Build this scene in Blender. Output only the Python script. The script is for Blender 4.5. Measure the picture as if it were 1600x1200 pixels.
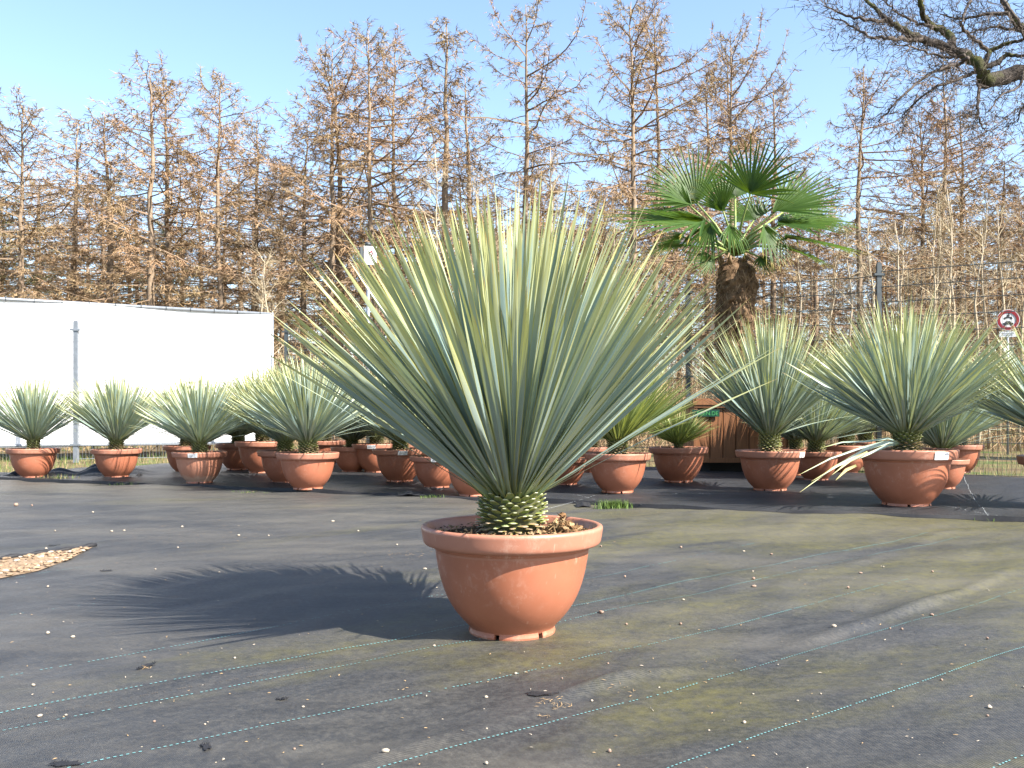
import bpy, math, random
import numpy as np
from mathutils import Vector, Matrix

for o in list(bpy.data.objects):
    bpy.data.objects.remove(o)
scene = bpy.context.scene
COL = scene.collection
R = math.radians
rng = np.random.default_rng(7)
random.seed(7)

# ------------------------------------------------------------------ camera, sky, sun, exposure
FPX, CX, HY, HC = 1400.0, 800.0, 650.0, 0.73      # focal length in photo pixels, centre column, horizon row, eye height
cam_d = bpy.data.cameras.new("camera")
cam_d.sensor_width = 36.0
cam_d.lens = 36.0 * FPX / 1600.0
cam_d.shift_y = 50.0 / 1600.0
cam_d.clip_start = 0.05
cam_d.clip_end = 2000
cam = bpy.data.objects.new("camera", cam_d)
cam.location = (0, 0, HC)
cam.rotation_euler = (R(90), 0, 0)
COL.objects.link(cam)
scene.camera = cam

SUN_AZ = (0.84, -0.54)                             # horizontal direction towards the sun
SUN_EL = R(41)
world = bpy.data.worlds.new("World")
scene.world = world
world.use_nodes = True
wn = world.node_tree.nodes
wn.clear()
w_out = wn.new("ShaderNodeOutputWorld")
w_bg = wn.new("ShaderNodeBackground")
w_sky = wn.new("ShaderNodeTexSky")
w_sky.sky_type = 'NISHITA'
w_sky.sun_disc = False
w_sky.sun_elevation = SUN_EL
w_sky.sun_rotation = math.atan2(SUN_AZ[0], SUN_AZ[1])
w_sky.altitude = 0
w_sky.air_density = 1.0
w_sky.dust_density = 1.0
w_sky.ozone_density = 1.6
w_bg.inputs['Strength'].default_value = 0.108
world.node_tree.links.new(w_sky.outputs[0], w_bg.inputs[0])
world.node_tree.links.new(w_bg.outputs[0], w_out.inputs[0])

sun_d = bpy.data.lights.new("sun", 'SUN')
sun_d.energy = 5.0
sun_d.angle = R(0.5)
sun_d.color = (1.0, 0.94, 0.85)
sun = bpy.data.objects.new("sun", sun_d)
hs = math.hypot(*SUN_AZ)
S = Vector((SUN_AZ[0] / hs * math.cos(SUN_EL), SUN_AZ[1] / hs * math.cos(SUN_EL), math.sin(SUN_EL)))
sun.rotation_euler = S.to_track_quat('Z', 'Y').to_euler()
sun.location = S * 40
COL.objects.link(sun)

scene.view_settings.view_transform = 'Standard'
scene.view_settings.look = 'None'
scene.view_settings.exposure = 1.75
scene.view_settings.gamma = 1.0
scene.view_settings.use_curve_mapping = False
scene.cycles.max_bounces = 8
scene.cycles.use_adaptive_sampling = True

# ------------------------------------------------------------------ helpers
def at(x, y, d):
    """point at distance d that the photograph shows at pixel x, y"""
    return Vector(((x - CX) / FPX * d, d, HC + (HY - y) / FPX * d))

def gnd(x, y):
    d = FPX * HC / (y - HY)
    return Vector(((x - CX) / FPX * d, d, 0))

class MB:
    """collects geometry for one mesh: vertices, faces, float attributes per vertex"""
    def __init__(self):
        self.v, self.f, self.m = [], [], []
        self.a = {}
        self.n = 0
    def add(self, V, F, mat=0, **attrs):
        V = np.asarray(V, float).reshape(-1, 3)
        self.v.append(V)
        for fc in F:
            self.f.append(tuple(int(i) + self.n for i in fc))
        self.m += [mat] * len(F)
        for k, val in attrs.items():
            self.a.setdefault(k, []).append((self.n, np.broadcast_to(np.asarray(val, float), (len(V),))))
        self.n += len(V)
    def box(self, c, s, mat=0, rot=None):
        c = np.asarray(c, float); s = np.asarray(s, float) / 2
        P = np.array([[x, y, z] for x in (-1, 1) for y in (-1, 1) for z in (-1, 1)], float) * s
        if rot is not None:
            P = P @ np.asarray(rot.to_3x3() if hasattr(rot, 'to_3x3') else rot, float).T
        self.add(P + c, [(0, 1, 3, 2), (4, 6, 7, 5), (0, 4, 5, 1), (2, 3, 7, 6), (0, 2, 6, 4), (1, 5, 7, 3)], mat)
    def tube(self, P, rad, n=6, mat=0, caps=True, **attrs):
        P = np.asarray(P, float)
        k = len(P)
        rad = np.broadcast_to(np.asarray(rad, float), (k,))
        T = np.gradient(P, axis=0)
        T /= np.linalg.norm(T, axis=1)[:, None] + 1e-12
        ref = np.array([0, 0, 1.0]) if abs(T[:, 2]).mean() < 0.8 else np.array([1.0, 0, 0])
        U = np.cross(T, ref); U /= np.linalg.norm(U, axis=1)[:, None] + 1e-12
        W = np.cross(T, U)
        ang = np.linspace(0, 2 * np.pi, n, endpoint=False)
        V = P[:, None, :] + rad[:, None, None] * (np.cos(ang)[None, :, None] * U[:, None, :] + np.sin(ang)[None, :, None] * W[:, None, :])
        F = []
        for i in range(k - 1):
            for j in range(n):
                a, b = i * n + j, i * n + (j + 1) % n
                F.append((a, a + n, b + n, b))
        if caps:
            F.append(tuple(range(n)))
            F.append(tuple(reversed(range((k - 1) * n, k * n))))
        self.add(V, F, mat, **attrs)
    def lathe(self, prof, n=48, mat=0, closed=False):
        prof = np.asarray(prof, float)
        k = len(prof)
        ang = np.linspace(0, 2 * np.pi, n, endpoint=False)
        V = np.stack([prof[:, 0][:, None] * np.cos(ang), prof[:, 0][:, None] * np.sin(ang), np.repeat(prof[:, 1][:, None], n, 1)], -1)
        F = []
        for i in range(k - 1):
            for j in range(n):
                a, b = i * n + j, i * n + (j + 1) % n
                F.append((a, b, b + n, a + n))
        self.add(V, F, mat)
    def mesh(self, name, mats, smooth=True):
        me = bpy.data.meshes.new(name)
        V = np.concatenate(self.v)
        me.from_pydata(V.tolist(), [], self.f)
        for m in (mats if isinstance(mats, (list, tuple)) else [mats]):
            me.materials.append(m)
        me.polygons.foreach_set('material_index', self.m)
        me.polygons.foreach_set('use_smooth', [smooth] * len(self.f))
        for k, lst in self.a.items():
            arr = np.zeros(self.n, np.float32)
            for s, val in lst:
                arr[s:s + len(val)] = val
            at_ = me.attributes.new(k, 'FLOAT', 'POINT')
            at_.data.foreach_set('value', arr)
        me.update()
        return me

def link(name, data, parent=None, loc=None, rot=None, scale=None):
    o = bpy.data.objects.new(name, data)
    COL.objects.link(o)
    if parent is not None:
        o.parent = parent
    if loc is not None: o.location = loc
    if rot is not None: o.rotation_euler = rot
    if scale is not None: o.scale = scale
    return o

def tag(o, label, cat, group=None):
    o['label'] = label
    o['category'] = cat
    if group: o['group'] = group
    return o

def thing(name, label, cat, loc=(0, 0, 0), rz=0, group=None):
    return tag(link(name, None, loc=loc, rot=(0, 0, rz)), label, cat, group)

def copy_tree(o, parent=None):
    c = o.copy()
    COL.objects.link(c)
    if parent is not None: c.parent = parent
    for ch in list(KIDS.get(o.name, [])):
        k = copy_tree(ch, c)
    return c
KIDS = {}
def index_kids(*roots):
    for r in roots:
        KIDS[r.name] = [o for o in bpy.data.objects if o.parent == r]
        index_kids(*KIDS[r.name])

# ------------------------------------------------------------------ materials
def new_mat(name, rough=0.6, spec=0.4):
    m = bpy.data.materials.new(name)
    m.use_nodes = True
    nt = m.node_tree
    b = nt.nodes['Principled BSDF']
    b.inputs['Roughness'].default_value = rough
    b.inputs['Specular IOR Level'].default_value = spec
    return m, nt, b

def N(nt, t, **kw):
    n = nt.nodes.new(t)
    for k, v in kw.items():
        if k in n.inputs: n.inputs[k].default_value = v
        else: setattr(n, k, v)
    return n

def L(nt, a, b): nt.links.new(a, b)

def ramp(nt, fac, stops):
    r = nt.nodes.new('ShaderNodeValToRGB')
    e = r.color_ramp.elements
    while len(e) < len(stops): e.new(0.5)
    for el, (p, c) in zip(e, stops):
        el.position = p
        el.color = (*c, 1) if len(c) == 3 else c
    L(nt, fac, r.inputs[0])
    return r.outputs[0]

def mixc(nt, fac, a, b, mode='MIX'):
    n = nt.nodes.new('ShaderNodeMix')
    n.data_type = 'RGBA'; n.blend_type = mode
    for sock, v in ((n.inputs[0], fac), (n.inputs[6], a), (n.inputs[7], b)):
        if isinstance(v, bpy.types.NodeSocket): L(nt, v, sock)
        elif isinstance(v, (int, float)): sock.default_value = v
        else: sock.default_value = (*v, 1)
    return n.outputs[2]

def math_n(nt, op, a, b=0.0, clamp=False):
    n = nt.nodes.new('ShaderNodeMath'); n.operation = op; n.use_clamp = clamp
    for s, v in ((n.inputs[0], a), (n.inputs[1], b)):
        if isinstance(v, bpy.types.NodeSocket): L(nt, v, s)
        else: s.default_value = v
    return n.outputs[0]

def noise(nt, scale, detail=4, rough=0.55, vec=None, dist=0.0):
    n = N(nt, 'ShaderNodeTexNoise', Scale=scale, Detail=detail, Roughness=rough, Distortion=dist)
    if vec is not None: L(nt, vec, n.inputs['Vector'])
    return n.outputs[0]

def objco(nt):
    return N(nt, 'ShaderNodeTexCoord').outputs['Object']

def mapping(nt, vec, scale=(1, 1, 1), rot=(0, 0, 0), loc=(0, 0, 0)):
    n = N(nt, 'ShaderNodeMapping')
    n.inputs['Scale'].default_value = scale
    n.inputs['Rotation'].default_value = rot
    n.inputs['Location'].default_value = loc
    L(nt, vec, n.inputs['Vector'])
    return n.outputs[0]

def bump(nt, b, h, strength=0.3, dist=0.01):
    n = N(nt, 'ShaderNodeBump', Strength=strength, Distance=dist)
    L(nt, h, n.inputs['Height'])
    L(nt, n.outputs[0], b.inputs['Normal'])
    return n

def simple(name, col, rough=0.6, var=0.25, scale=20, spec=0.4, bmp=0.0, metal=0.0):
    m, nt, b = new_mat(name, rough, spec)
    b.inputs['Metallic'].default_value = metal
    co = objco(nt)
    n = noise(nt, scale, 5, 0.6, co)
    lo = tuple(c * (1 - var) for c in col); hi = tuple(min(1, c * (1 + var)) for c in col)
    L(nt, ramp(nt, n, [(0.3, lo), (0.7, hi)]), b.inputs['Base Color'])
    if bmp: bump(nt, b, n, bmp, 0.01)
    return m

M = {}

# woven weed-control fabric
def fabric_mat(name, base_lo, base_hi, algae, dust, weave_amt):
    m, nt, b = new_mat(name, 0.5, 0.45)
    co = objco(nt)
    rotd = mapping(nt, co, rot=(0, 0, R(-38)))
    streak = noise(nt, 2.2, 6, 0.62, mapping(nt, rotd, scale=(0.35, 2.2, 1)))
    fine = noise(nt, 55, 5, 0.7, co)
    col = ramp(nt, streak, [(0.32, base_lo), (0.68, base_hi)])
    col = mixc(nt, ramp(nt, fine, [(0.42, (0, 0, 0)), (0.75, (1, 1, 1))]), col, dust, 'MIX') if dust else col
    mott = noise(nt, 7.5, 6, 0.68, mapping(nt, rotd, scale=(0.6, 1.3, 1), loc=(4, 9, 0)), 0.3)
    col = mixc(nt, 0.85, col, ramp(nt, mott, [(0.3, (0.62, 0.62, 0.63)), (0.7, (1.42, 1.40, 1.36))]), 'MULTIPLY')
    # weave
    w1 = N(nt, 'ShaderNodeTexWave', Scale=105.0, Distortion=0.6)
    w1.inputs['Detail'].default_value = 1.0
    L(nt, rotd, w1.inputs['Vector'])
    w2 = N(nt, 'ShaderNodeTexWave', Scale=60.0, Distortion=0.5); w2.bands_direction = 'Y'
    L(nt, rotd, w2.inputs['Vector'])
    wv = math_n(nt, 'MULTIPLY', w1.outputs[1], w2.outputs[1])
    col = mixc(nt, weave_amt, col, mixc(nt, wv, (0.35, 0.35, 0.35), (1.35, 1.35, 1.35)), 'MULTIPLY')
    if algae:
        sx = N(nt, 'ShaderNodeSeparateXYZ'); L(nt, co, sx.inputs[0])
        patch = noise(nt, 0.9, 6, 0.62, mapping(nt, rotd, scale=(0.5, 1.3, 1), loc=(3.1, 1.7, 0)), 0.4)
        side = math_n(nt, 'MULTIPLY', math_n(nt, 'ADD', sx.outputs[0], 0.1), 0.075)
        far = math_n(nt, 'MULTIPLY', sx.outputs[1], 0.012)
        p = math_n(nt, 'ADD', math_n(nt, 'ADD', patch, math_n(nt, 'MAXIMUM', math_n(nt, 'MINIMUM', side, 0.12), -0.12)), far)
        msk = ramp(nt, p, [(0.55, (0, 0, 0)), (0.72, (1, 1, 1))])
        grit = ramp(nt, noise(nt, 18, 5, 0.7, co), [(0.3, (0.1, 0.1, 0.1)), (0.65, (1, 1, 1))])
        msk2 = mixc(nt, 1.0, msk, grit, 'MULTIPLY')
        col = mixc(nt, mixc(nt, 1.0, msk2, (0.72, 0.72, 0.72), 'MULTIPLY'), col, (0.105, 0.094, 0.024))
        # tan dust drifts towards the far edge
        p2 = math_n(nt, 'ADD', noise(nt, 1.3, 6, 0.65, mapping(nt, co, scale=(0.45, 1.5, 1), loc=(8, 2, 0))), math_n(nt, 'MULTIPLY', sx.outputs[1], 0.024))
        d2 = ramp(nt, p2, [(0.56, (0, 0, 0)), (0.86, (0.55, 0.55, 0.55))])
        col = mixc(nt, d2, col, (0.125, 0.112, 0.088))
        # pale specks of grit
        vo = N(nt, 'ShaderNodeTexVoronoi', Scale=26.0); L(nt, co, vo.inputs['Vector'])
        wn_ = N(nt, 'ShaderNodeTexWhiteNoise'); L(nt, vo.outputs['Position'], wn_.inputs['Vector'])
        sp = math_n(nt, 'MULTIPLY', math_n(nt, 'LESS_THAN', vo.outputs['Distance'], 0.055), math_n(nt, 'GREATER_THAN', wn_.outputs[0], 0.90))
        col = mixc(nt, sp, col, (0.36, 0.30, 0.21))
    L(nt, col, b.inputs['Base Color'])
    rr = ramp(nt, fine, [(0.3, (0.44, 0.44, 0.44)), (0.7, (0.66, 0.66, 0.66))])
    L(nt, rr, b.inputs['Roughness'])
    h = math_n(nt, 'ADD', wv, math_n(nt, 'MULTIPLY', fine, 0.8))
    bump(nt, b, h, 0.35, 0.004)
    return m

M['fabric'] = fabric_mat('ground_fabric', (0.024, 0.0255, 0.028), (0.048, 0.049, 0.051), True, (0.073, 0.070, 0.064), 0.6)
M['fabric_back'] = fabric_mat('rear_ground_fabric', (0.008, 0.009, 0.012), (0.022, 0.024, 0.029), False, (0.045, 0.044, 0.044), 0.45)
M['black'] = simple('black_fabric', (0.012, 0.012, 0.014), 0.7, 0.3, 40)
M['thread'] = simple('cyan_thread', (0.12, 0.28, 0.285), 0.6, 0.3, 60)
M['thread_pale'] = simple('white_thread', (0.30, 0.32, 0.33), 0.6, 0.3, 60)
M['seam'] = simple('brown_seam', (0.085, 0.065, 0.045), 0.8, 0.5, 60)

# earth, litter and grass beyond the fabric
m, nt, b = new_mat('earth', 0.9, 0.2)
co = objco(nt)
c1 = ramp(nt, noise(nt, 0.5, 6, 0.65, co), [(0.35, (0.075, 0.055, 0.030)), (0.5, (0.135, 0.10, 0.05)), (0.62, (0.06, 0.085, 0.022))])
c1 = mixc(nt, 0.5, c1, ramp(nt, noise(nt, 9, 5, 0.7, co), [(0.3, (0.5, 0.5, 0.5)), (0.7, (1.5, 1.5, 1.5))]), 'MULTIPLY')
L(nt, c1, b.inputs['Base Color'])
bump(nt, b, noise(nt, 12, 5, 0.7, co), 0.6, 0.05)
M['earth'] = m

# terracotta-coloured plastic
def pot_mat(name, lo, hi, scuff, chalk=0.0):
    m, nt, b = new_mat(name, 0.42, 0.45)
    co = objco(nt)
    oi = N(nt, 'ShaderNodeObjectInfo')
    col = ramp(nt, noise(nt, 5, 5, 0.6, co), [(0.3, lo), (0.7, hi)])
    col = mixc(nt, math_n(nt, 'MULTIPLY', oi.outputs['Random'], 0.35), col, (hi[0] * 0.8, hi[1] * 0.75, hi[2] * 0.8))
    sc = noise(nt, 34, 8, 0.78, mapping(nt, co, scale=(1, 1, 0.7), loc=(2.7, .4, .9)), 0.3)
    where_ = ramp(nt, noise(nt, 6, 3, 0.5, mapping(nt, co, loc=(1.3, 5.2, 0.4))), [(0.46, (0, 0, 0)), (0.66, (1, 1, 1))])
    sm = mixc(nt, 1.0, ramp(nt, sc, [(0.50, (0, 0, 0)), (0.68, (scuff, scuff, scuff))]), where_, 'MULTIPLY')
    col = mixc(nt, sm, col, (0.56, 0.38, 0.29))
    # chalky lime bloom on the lowest band
    sx = N(nt, 'ShaderNodeSeparateXYZ'); L(nt, co, sx.inputs[0])
    low = math_n(nt, 'ADD', math_n(nt, 'MULTIPLY', sx.outputs[2], -9.0), math_n(nt, 'ADD', math_n(nt, 'MULTIPLY', noise(nt, 14, 6, 0.7, co), 1.6), -0.52 + chalk))
    lm = ramp(nt, low, [(0.22, (0, 0, 0)), (0.6, (0.6, 0.6, 0.6))])
    col = mixc(nt, lm, col, (0.50, 0.35, 0.26))
    # fine scratches
    s2 = noise(nt, 60, 3, 0.6, mapping(nt, co, scale=(1, 1, 0.12), rot=(0.5, 0.3, 0)))
    col = mixc(nt, ramp(nt, s2, [(0.66, (0, 0, 0)), (0.74, (0.25, 0.25, 0.25))]), col, (0.62, 0.44, 0.34))
    L(nt, col, b.inputs['Base Color'])
    L(nt, ramp(nt, sc, [(0.3, (0.36, 0.36, 0.36)), (0.7, (0.6, 0.6, 0.6))]), b.inputs['Roughness'])
    bump(nt, b, noise(nt, 40, 4, 0.6, co), 0.06, 0.004)
    return m
M['pot'] = pot_mat('terracotta_plastic', (0.275, 0.096, 0.050), (0.345, 0.124, 0.068), 0.55)
M['rim'] = pot_mat('terracotta_plastic_rim', (0.315, 0.130, 0.080), (0.375, 0.165, 0.105), 0.35)
M['pot_chalky'] = pot_mat('chalky_terracotta_plastic', (0.36, 0.15, 0.088), (0.44, 0.20, 0.125), 0.6, 0.9)

m, nt, b = new_mat('potting_soil', 0.95, 0.15)
co = objco(nt)
cc = ramp(nt, noise(nt, 38, 6, 0.75, co), [(0.34, (0.018, 0.011, 0.007)), (0.5, (0.075, 0.045, 0.024)), (0.66, (0.22, 0.15, 0.085))])
L(nt, cc, b.inputs['Base Color']); bump(nt, b, noise(nt, 60, 5, 0.7, co), 0.9, 0.02)
M['soil'] = m
M['straw'] = simple('dry_straw', (0.27, 0.18, 0.09), 0.8, 0.45, 25)
M['peat'] = simple('fibrous_peat', (0.15, 0.085, 0.042), 0.95, 0.6, 60, 0.1, 0.8)

# yucca leaf: glaucous blade, thin yellow margin, brownish needle tip
def leaf_mat(name, glauc, glauc2, margin, tip, base, use_obj_random=True, trans=0.16):
    m, nt, b = new_mat(name, 0.38, 0.5)
    e = N(nt, 'ShaderNodeAttribute', attribute_name='edge').outputs['Fac']
    t = N(nt, 'ShaderNodeAttribute', attribute_name='along').outputs['Fac']
    if use_obj_random:
        r = N(nt, 'ShaderNodeObjectInfo').outputs['Random']
    else:
        r = N(nt, 'ShaderNodeAttribute', attribute_name='rnd').outputs['Fac']
    col = mixc(nt, r, glauc, glauc2)
    # lengthwise striation
    cb = N(nt, 'ShaderNodeCombineXYZ')
    L(nt, math_n(nt, 'MULTIPLY', e, 9.0), cb.inputs[0]); L(nt, math_n(nt, 'MULTIPLY', t, 5.0), cb.inputs[1]); L(nt, math_n(nt, 'MULTIPLY', r, 37.0), cb.inputs[2])
    st = noise(nt, 1.0, 3, 0.6, cb.outputs[0])
    col = mixc(nt, 0.7, col, ramp(nt, st, [(0.3, (0.72, 0.74, 0.74)), (0.7, (1.2, 1.18, 1.16))]), 'MULTIPLY')
    # green-yellow towards the tip, from a point that differs from leaf to leaf
    up = ramp(nt, math_n(nt, 'ADD', t, math_n(nt, 'MULTIPLY', r, 0.22)), [(0.74, (0, 0, 0)), (1.14, (0.8, 0.8, 0.8))])
    col = mixc(nt, up, col, (0.36, 0.36, 0.14))
    lo = ramp(nt, t, [(0.0, (0.8, 0.8, 0.8)), (0.16, (0, 0, 0))])
    col = mixc(nt, lo, col, base)
    mg = ramp(nt, e, [(0.84, (0, 0, 0)), (0.93, (0.9, 0.9, 0.9))])
    col = mixc(nt, mg, col, margin)
    tp = ramp(nt, t, [(0.945, (0, 0, 0)), (0.985, (1, 1, 1))])
    col = mixc(nt, tp, col, tip)
    L(nt, col, b.inputs['Base Color'])
    L(nt, ramp(nt, st, [(0.3, (0.33, 0.33, 0.33)), (0.7, (0.5, 0.5, 0.5))]), b.inputs['Roughness'])
    tr = N(nt, 'ShaderNodeBsdfTranslucent')
    L(nt, mixc(nt, 0.65, col, (0.38, 0.42, 0.06)), tr.inputs['Color'])
    mx = N(nt, 'ShaderNodeMixShader'); mx.inputs[0].default_value = trans
    L(nt, b.outputs[0], mx.inputs[1]); L(nt, tr.outputs[0], mx.inputs[2])
    L(nt, mx.outputs[0], nt.nodes['Material Output'].inputs['Surface'])
    return m
BLUE, BLUE2 = (0.190, 0.275, 0.275), (0.320, 0.395, 0.360)
MARG, TIP, LBASE = (0.46, 0.43, 0.085), (0.40, 0.25, 0.10), (0.20, 0.26, 0.085)
M['leaf'] = leaf_mat('glaucous_leaf', BLUE, BLUE2, MARG, TIP, LBASE)
M['leaf_j'] = leaf_mat('glaucous_leaf_mass', BLUE, BLUE2, MARG, TIP, LBASE, False)
M['leaf_green_j'] = leaf_mat('green_leaf_mass', (0.16, 0.225, 0.085), (0.22, 0.28, 0.10), (0.42, 0.42, 0.10), TIP, LBASE, False, 0.3)
M['leaf_dry_j'] = leaf_mat('dry_leaf_mass', (0.36, 0.30, 0.14), (0.42, 0.37, 0.20), (0.45, 0.38, 0.15), TIP, LBASE, False, 0.2)

def stub_mat(name, body, cut, var):
    m, nt, b = new_mat(name, 0.55, 0.35)
    t = N(nt, 'ShaderNodeAttribute', attribute_name='along').outputs['Fac']
    e = N(nt, 'ShaderNodeAttribute', attribute_name='edge').outputs['Fac']
    oi = N(nt, 'ShaderNodeObjectInfo').outputs['Random']
    col = mixc(nt, oi, body, var)
    col = mixc(nt, ramp(nt, e, [(0.7, (0, 0, 0)), (0.95, (0.8, 0.8, 0.8))]), col, (0.36, 0.34, 0.08))
    col = mixc(nt, ramp(nt, t, [(0.80, (0, 0, 0)), (0.93, (1, 1, 1))]), col, cut)
    col = mixc(nt, 0.6, col, ramp(nt, noise(nt, 90, 4, 0.6, objco(nt)), [(0.3, (0.65, 0.65, 0.65)), (0.7, (1.25, 1.25, 1.25))]), 'MULTIPLY')
    L(nt, col, b.inputs['Base Color'])
    return m
M['stub'] = stub_mat('green_leaf_base', (0.135, 0.175, 0.052), (0.42, 0.44, 0.27), (0.195, 0.225, 0.080))
M['stub_dry'] = stub_mat('dry_leaf_base', (0.30, 0.215, 0.13), (0.46, 0.35, 0.24), (0.20, 0.15, 0.08))
M['stem'] = simple('yucca_stem', (0.04, 0.042, 0.014), 0.8, 0.4, 40)  # darkened so the gaps between leaf bases look shaded

M['bark'] = simple('larch_bark', (0.20, 0.150, 0.105), 0.9, 0.45, 3, 0.2, 0.6)
M['bark_pale'] = simple('pale_bark', (0.36, 0.30, 0.215), 0.85, 0.35, 4, 0.2, 0.4)
def twig_mat(name, a, c, g):
    m, nt, b = new_mat(name, 0.85, 0.15)
    oi = N(nt, 'ShaderNodeObjectInfo').outputs['Random']
    col = mixc(nt, oi, a, c)
    nz = noise(nt, 0.55, 3, 0.6, objco(nt))
    col = mixc(nt, ramp(nt, nz, [(0.42, (0, 0, 0)), (0.68, (0.8, 0.8, 0.8))]), col, g)
    L(nt, col, b.inputs['Base Color'])
    return m
M['twig'] = twig_mat('larch_twigs', (0.315, 0.200, 0.118), (0.28, 0.190, 0.115), (0.26, 0.205, 0.105))
M['branch'] = twig_mat('larch_branches', (0.205, 0.142, 0.10), (0.175, 0.125, 0.092), (0.20, 0.15, 0.095))
M['twig_pale'] = twig_mat('pale_twigs', (0.38, 0.315, 0.22), (0.30, 0.235, 0.155), (0.34, 0.28, 0.17))
M['twig_green'] = twig_mat('olive_twigs', (0.115, 0.115, 0.042), (0.13, 0.115, 0.05), (0.10, 0.11, 0.03))
m, nt, b = new_mat('oak_bark', 0.9, 0.2)
co = objco(nt)
cc = mixc(nt, ramp(nt, noise(nt, 1.6, 5, 0.6, co), [(0.44, (0, 0, 0)), (0.6, (1, 1, 1))]), (0.038, 0.031, 0.026), (0.062, 0.068, 0.016))
L(nt, cc, b.inputs['Base Color']); bump(nt, b, noise(nt, 14, 5, 0.7, co), 0.8, 0.05)
M['oak'] = m
M['oak_twig'] = simple('oak_twigs', (0.075, 0.058, 0.047), 0.9, 0.3, 2)

def palm_mat():
    m, nt, b = new_mat('palm_frond', 0.5, 0.3)
    t = N(nt, 'ShaderNodeAttribute', attribute_name='along').outputs['Fac']
    r = N(nt, 'ShaderNodeAttribute', attribute_name='rnd').outputs['Fac']
    oi = N(nt, 'ShaderNodeObjectInfo').outputs['Random']
    col = mixc(nt, r, (0.024, 0.062, 0.007), (0.050, 0.098, 0.013))
    tp = ramp(nt, math_n(nt, 'ADD', t, math_n(nt, 'MULTIPLY', oi, 0.10)), [(0.93, (0, 0, 0)), (1.08, (1, 1, 1))])
    col = mixc(nt, tp, col, (0.30, 0.24, 0.05))
    L(nt, col, b.inputs['Base Color'])
    tr = N(nt, 'ShaderNodeBsdfTranslucent'); L(nt, mixc(nt, 0.6, col, (0.20, 0.32, 0.015)), tr.inputs['Color'])
    mx = N(nt, 'ShaderNodeMixShader'); mx.inputs[0].default_value = 0.3
    L(nt, b.outputs[0], mx.inputs[1]); L(nt, tr.outputs[0], mx.inputs[2])
    L(nt, mx.outputs[0], nt.nodes['Material Output'].inputs['Surface'])
    return m
M['palm'] = palm_mat()
M['petiole'] = simple('palm_petiole', (0.17, 0.22, 0.06), 0.5, 0.3, 8)
M['fibre'] = simple('palm_fibre', (0.115, 0.072, 0.042), 0.95, 0.6, 14, 0.1, 0.8)
M['fibre_pale'] = simple('palm_fibre_pale', (0.24, 0.165, 0.10), 0.95, 0.4, 14, 0.1)

m, nt, b = new_mat('larch_planks', 0.55, 0.4)
co = objco(nt)
oi = N(nt, 'ShaderNodeObjectInfo').outputs['Random']
wc = ramp(nt, noise(nt, 6, 6, 0.6, mapping(nt, co, scale=(9, 9, 0.7))), [(0.3, (0.155, 0.062, 0.024)), (0.7, (0.25, 0.108, 0.042))])
wc = mixc(nt, math_n(nt, 'MULTIPLY', oi, 0.5), wc, (0.14, 0.058, 0.024))
L(nt, wc, b.inputs['Base Color'])
M['wood'] = m
M['sign_green'] = simple('green_sign', (0.006, 0.040, 0.028), 0.4, 0.15, 10)
M['sign_text'] = simple('sign_lettering', (0.05, 0.24, 0.08), 0.4, 0.1, 10)
M['dark_metal'] = simple('dark_fence_steel', (0.040, 0.050, 0.055), 0.45, 0.2, 20, 0.5)
M['galv'] = simple('galvanised_steel', (0.20, 0.22, 0.245), 0.45, 0.15, 14, 0.5, 0, 0.35)
M['white_tarp'] = simple('white_tarpaulin', (0.80, 0.80, 0.80), 0.6, 0.03, 1.5)
M['white'] = simple('white_plate', (0.55, 0.56, 0.57), 0.5, 0.05, 8)
M['red'] = simple('sign_red', (0.20, 0.003, 0.012), 0.7, 0.1, 8)
M['ink'] = simple('black_print', (0.02, 0.02, 0.022), 0.6, 0.1, 8)
M['grey_print'] = simple('grey_print', (0.28, 0.29, 0.32), 0.6, 0.1, 8)
M['plate_grey'] = simple('grey_plate', (0.50, 0.53, 0.56), 0.5, 0.1, 8)
M['pebble'] = simple('pale_pebble', (0.33, 0.28, 0.22), 0.8, 0.3, 30, 0.3, 0.3)
M['pebble_brown'] = simple('brown_pebble', (0.24, 0.165, 0.125), 0.85, 0.35, 30, 0.3, 0.3)
M['grass'] = simple('grass_blades', (0.070, 0.115, 0.020), 0.6, 0.45, 6, 0.3)
M['grass_dry'] = simple('dry_grass', (0.24, 0.185, 0.09), 0.8, 0.45, 6, 0.2)
M['gravel'] = simple('tan_gravel', (0.22, 0.155, 0.10), 0.9, 0.55, 60, 0.2, 0.5)

# ------------------------------------------------------------------ the ground and the two sheets of fabric
EDGE_PX = [(-420, 736), (-200, 743), (0, 750), (200, 757), (400, 765), (640, 776), (800, 783), (1000, 792), (1200, 801), (1400, 808), (1600, 814), (1900, 826), (2300, 842)]
EDGE = np.array([[gnd(x, y).x, gnd(x, y).y] for x, y in EDGE_PX])
def edge_y(X):
    X = np.asarray(X, float)
    y = np.interp(X, EDGE[:, 0], EDGE[:, 1])
    y = np.where(X < EDGE[0, 0], EDGE[0, 1] - 0.25 * (X - EDGE[0, 0]), y)
    return y + 0.03 * np.sin(3.1 * X) + 0.015 * np.sin(9.7 * X + 1)

def poly_g(pts):
    return np.array([[gnd(x, y).x, gnd(x, y).y] for x, y in pts])

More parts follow.
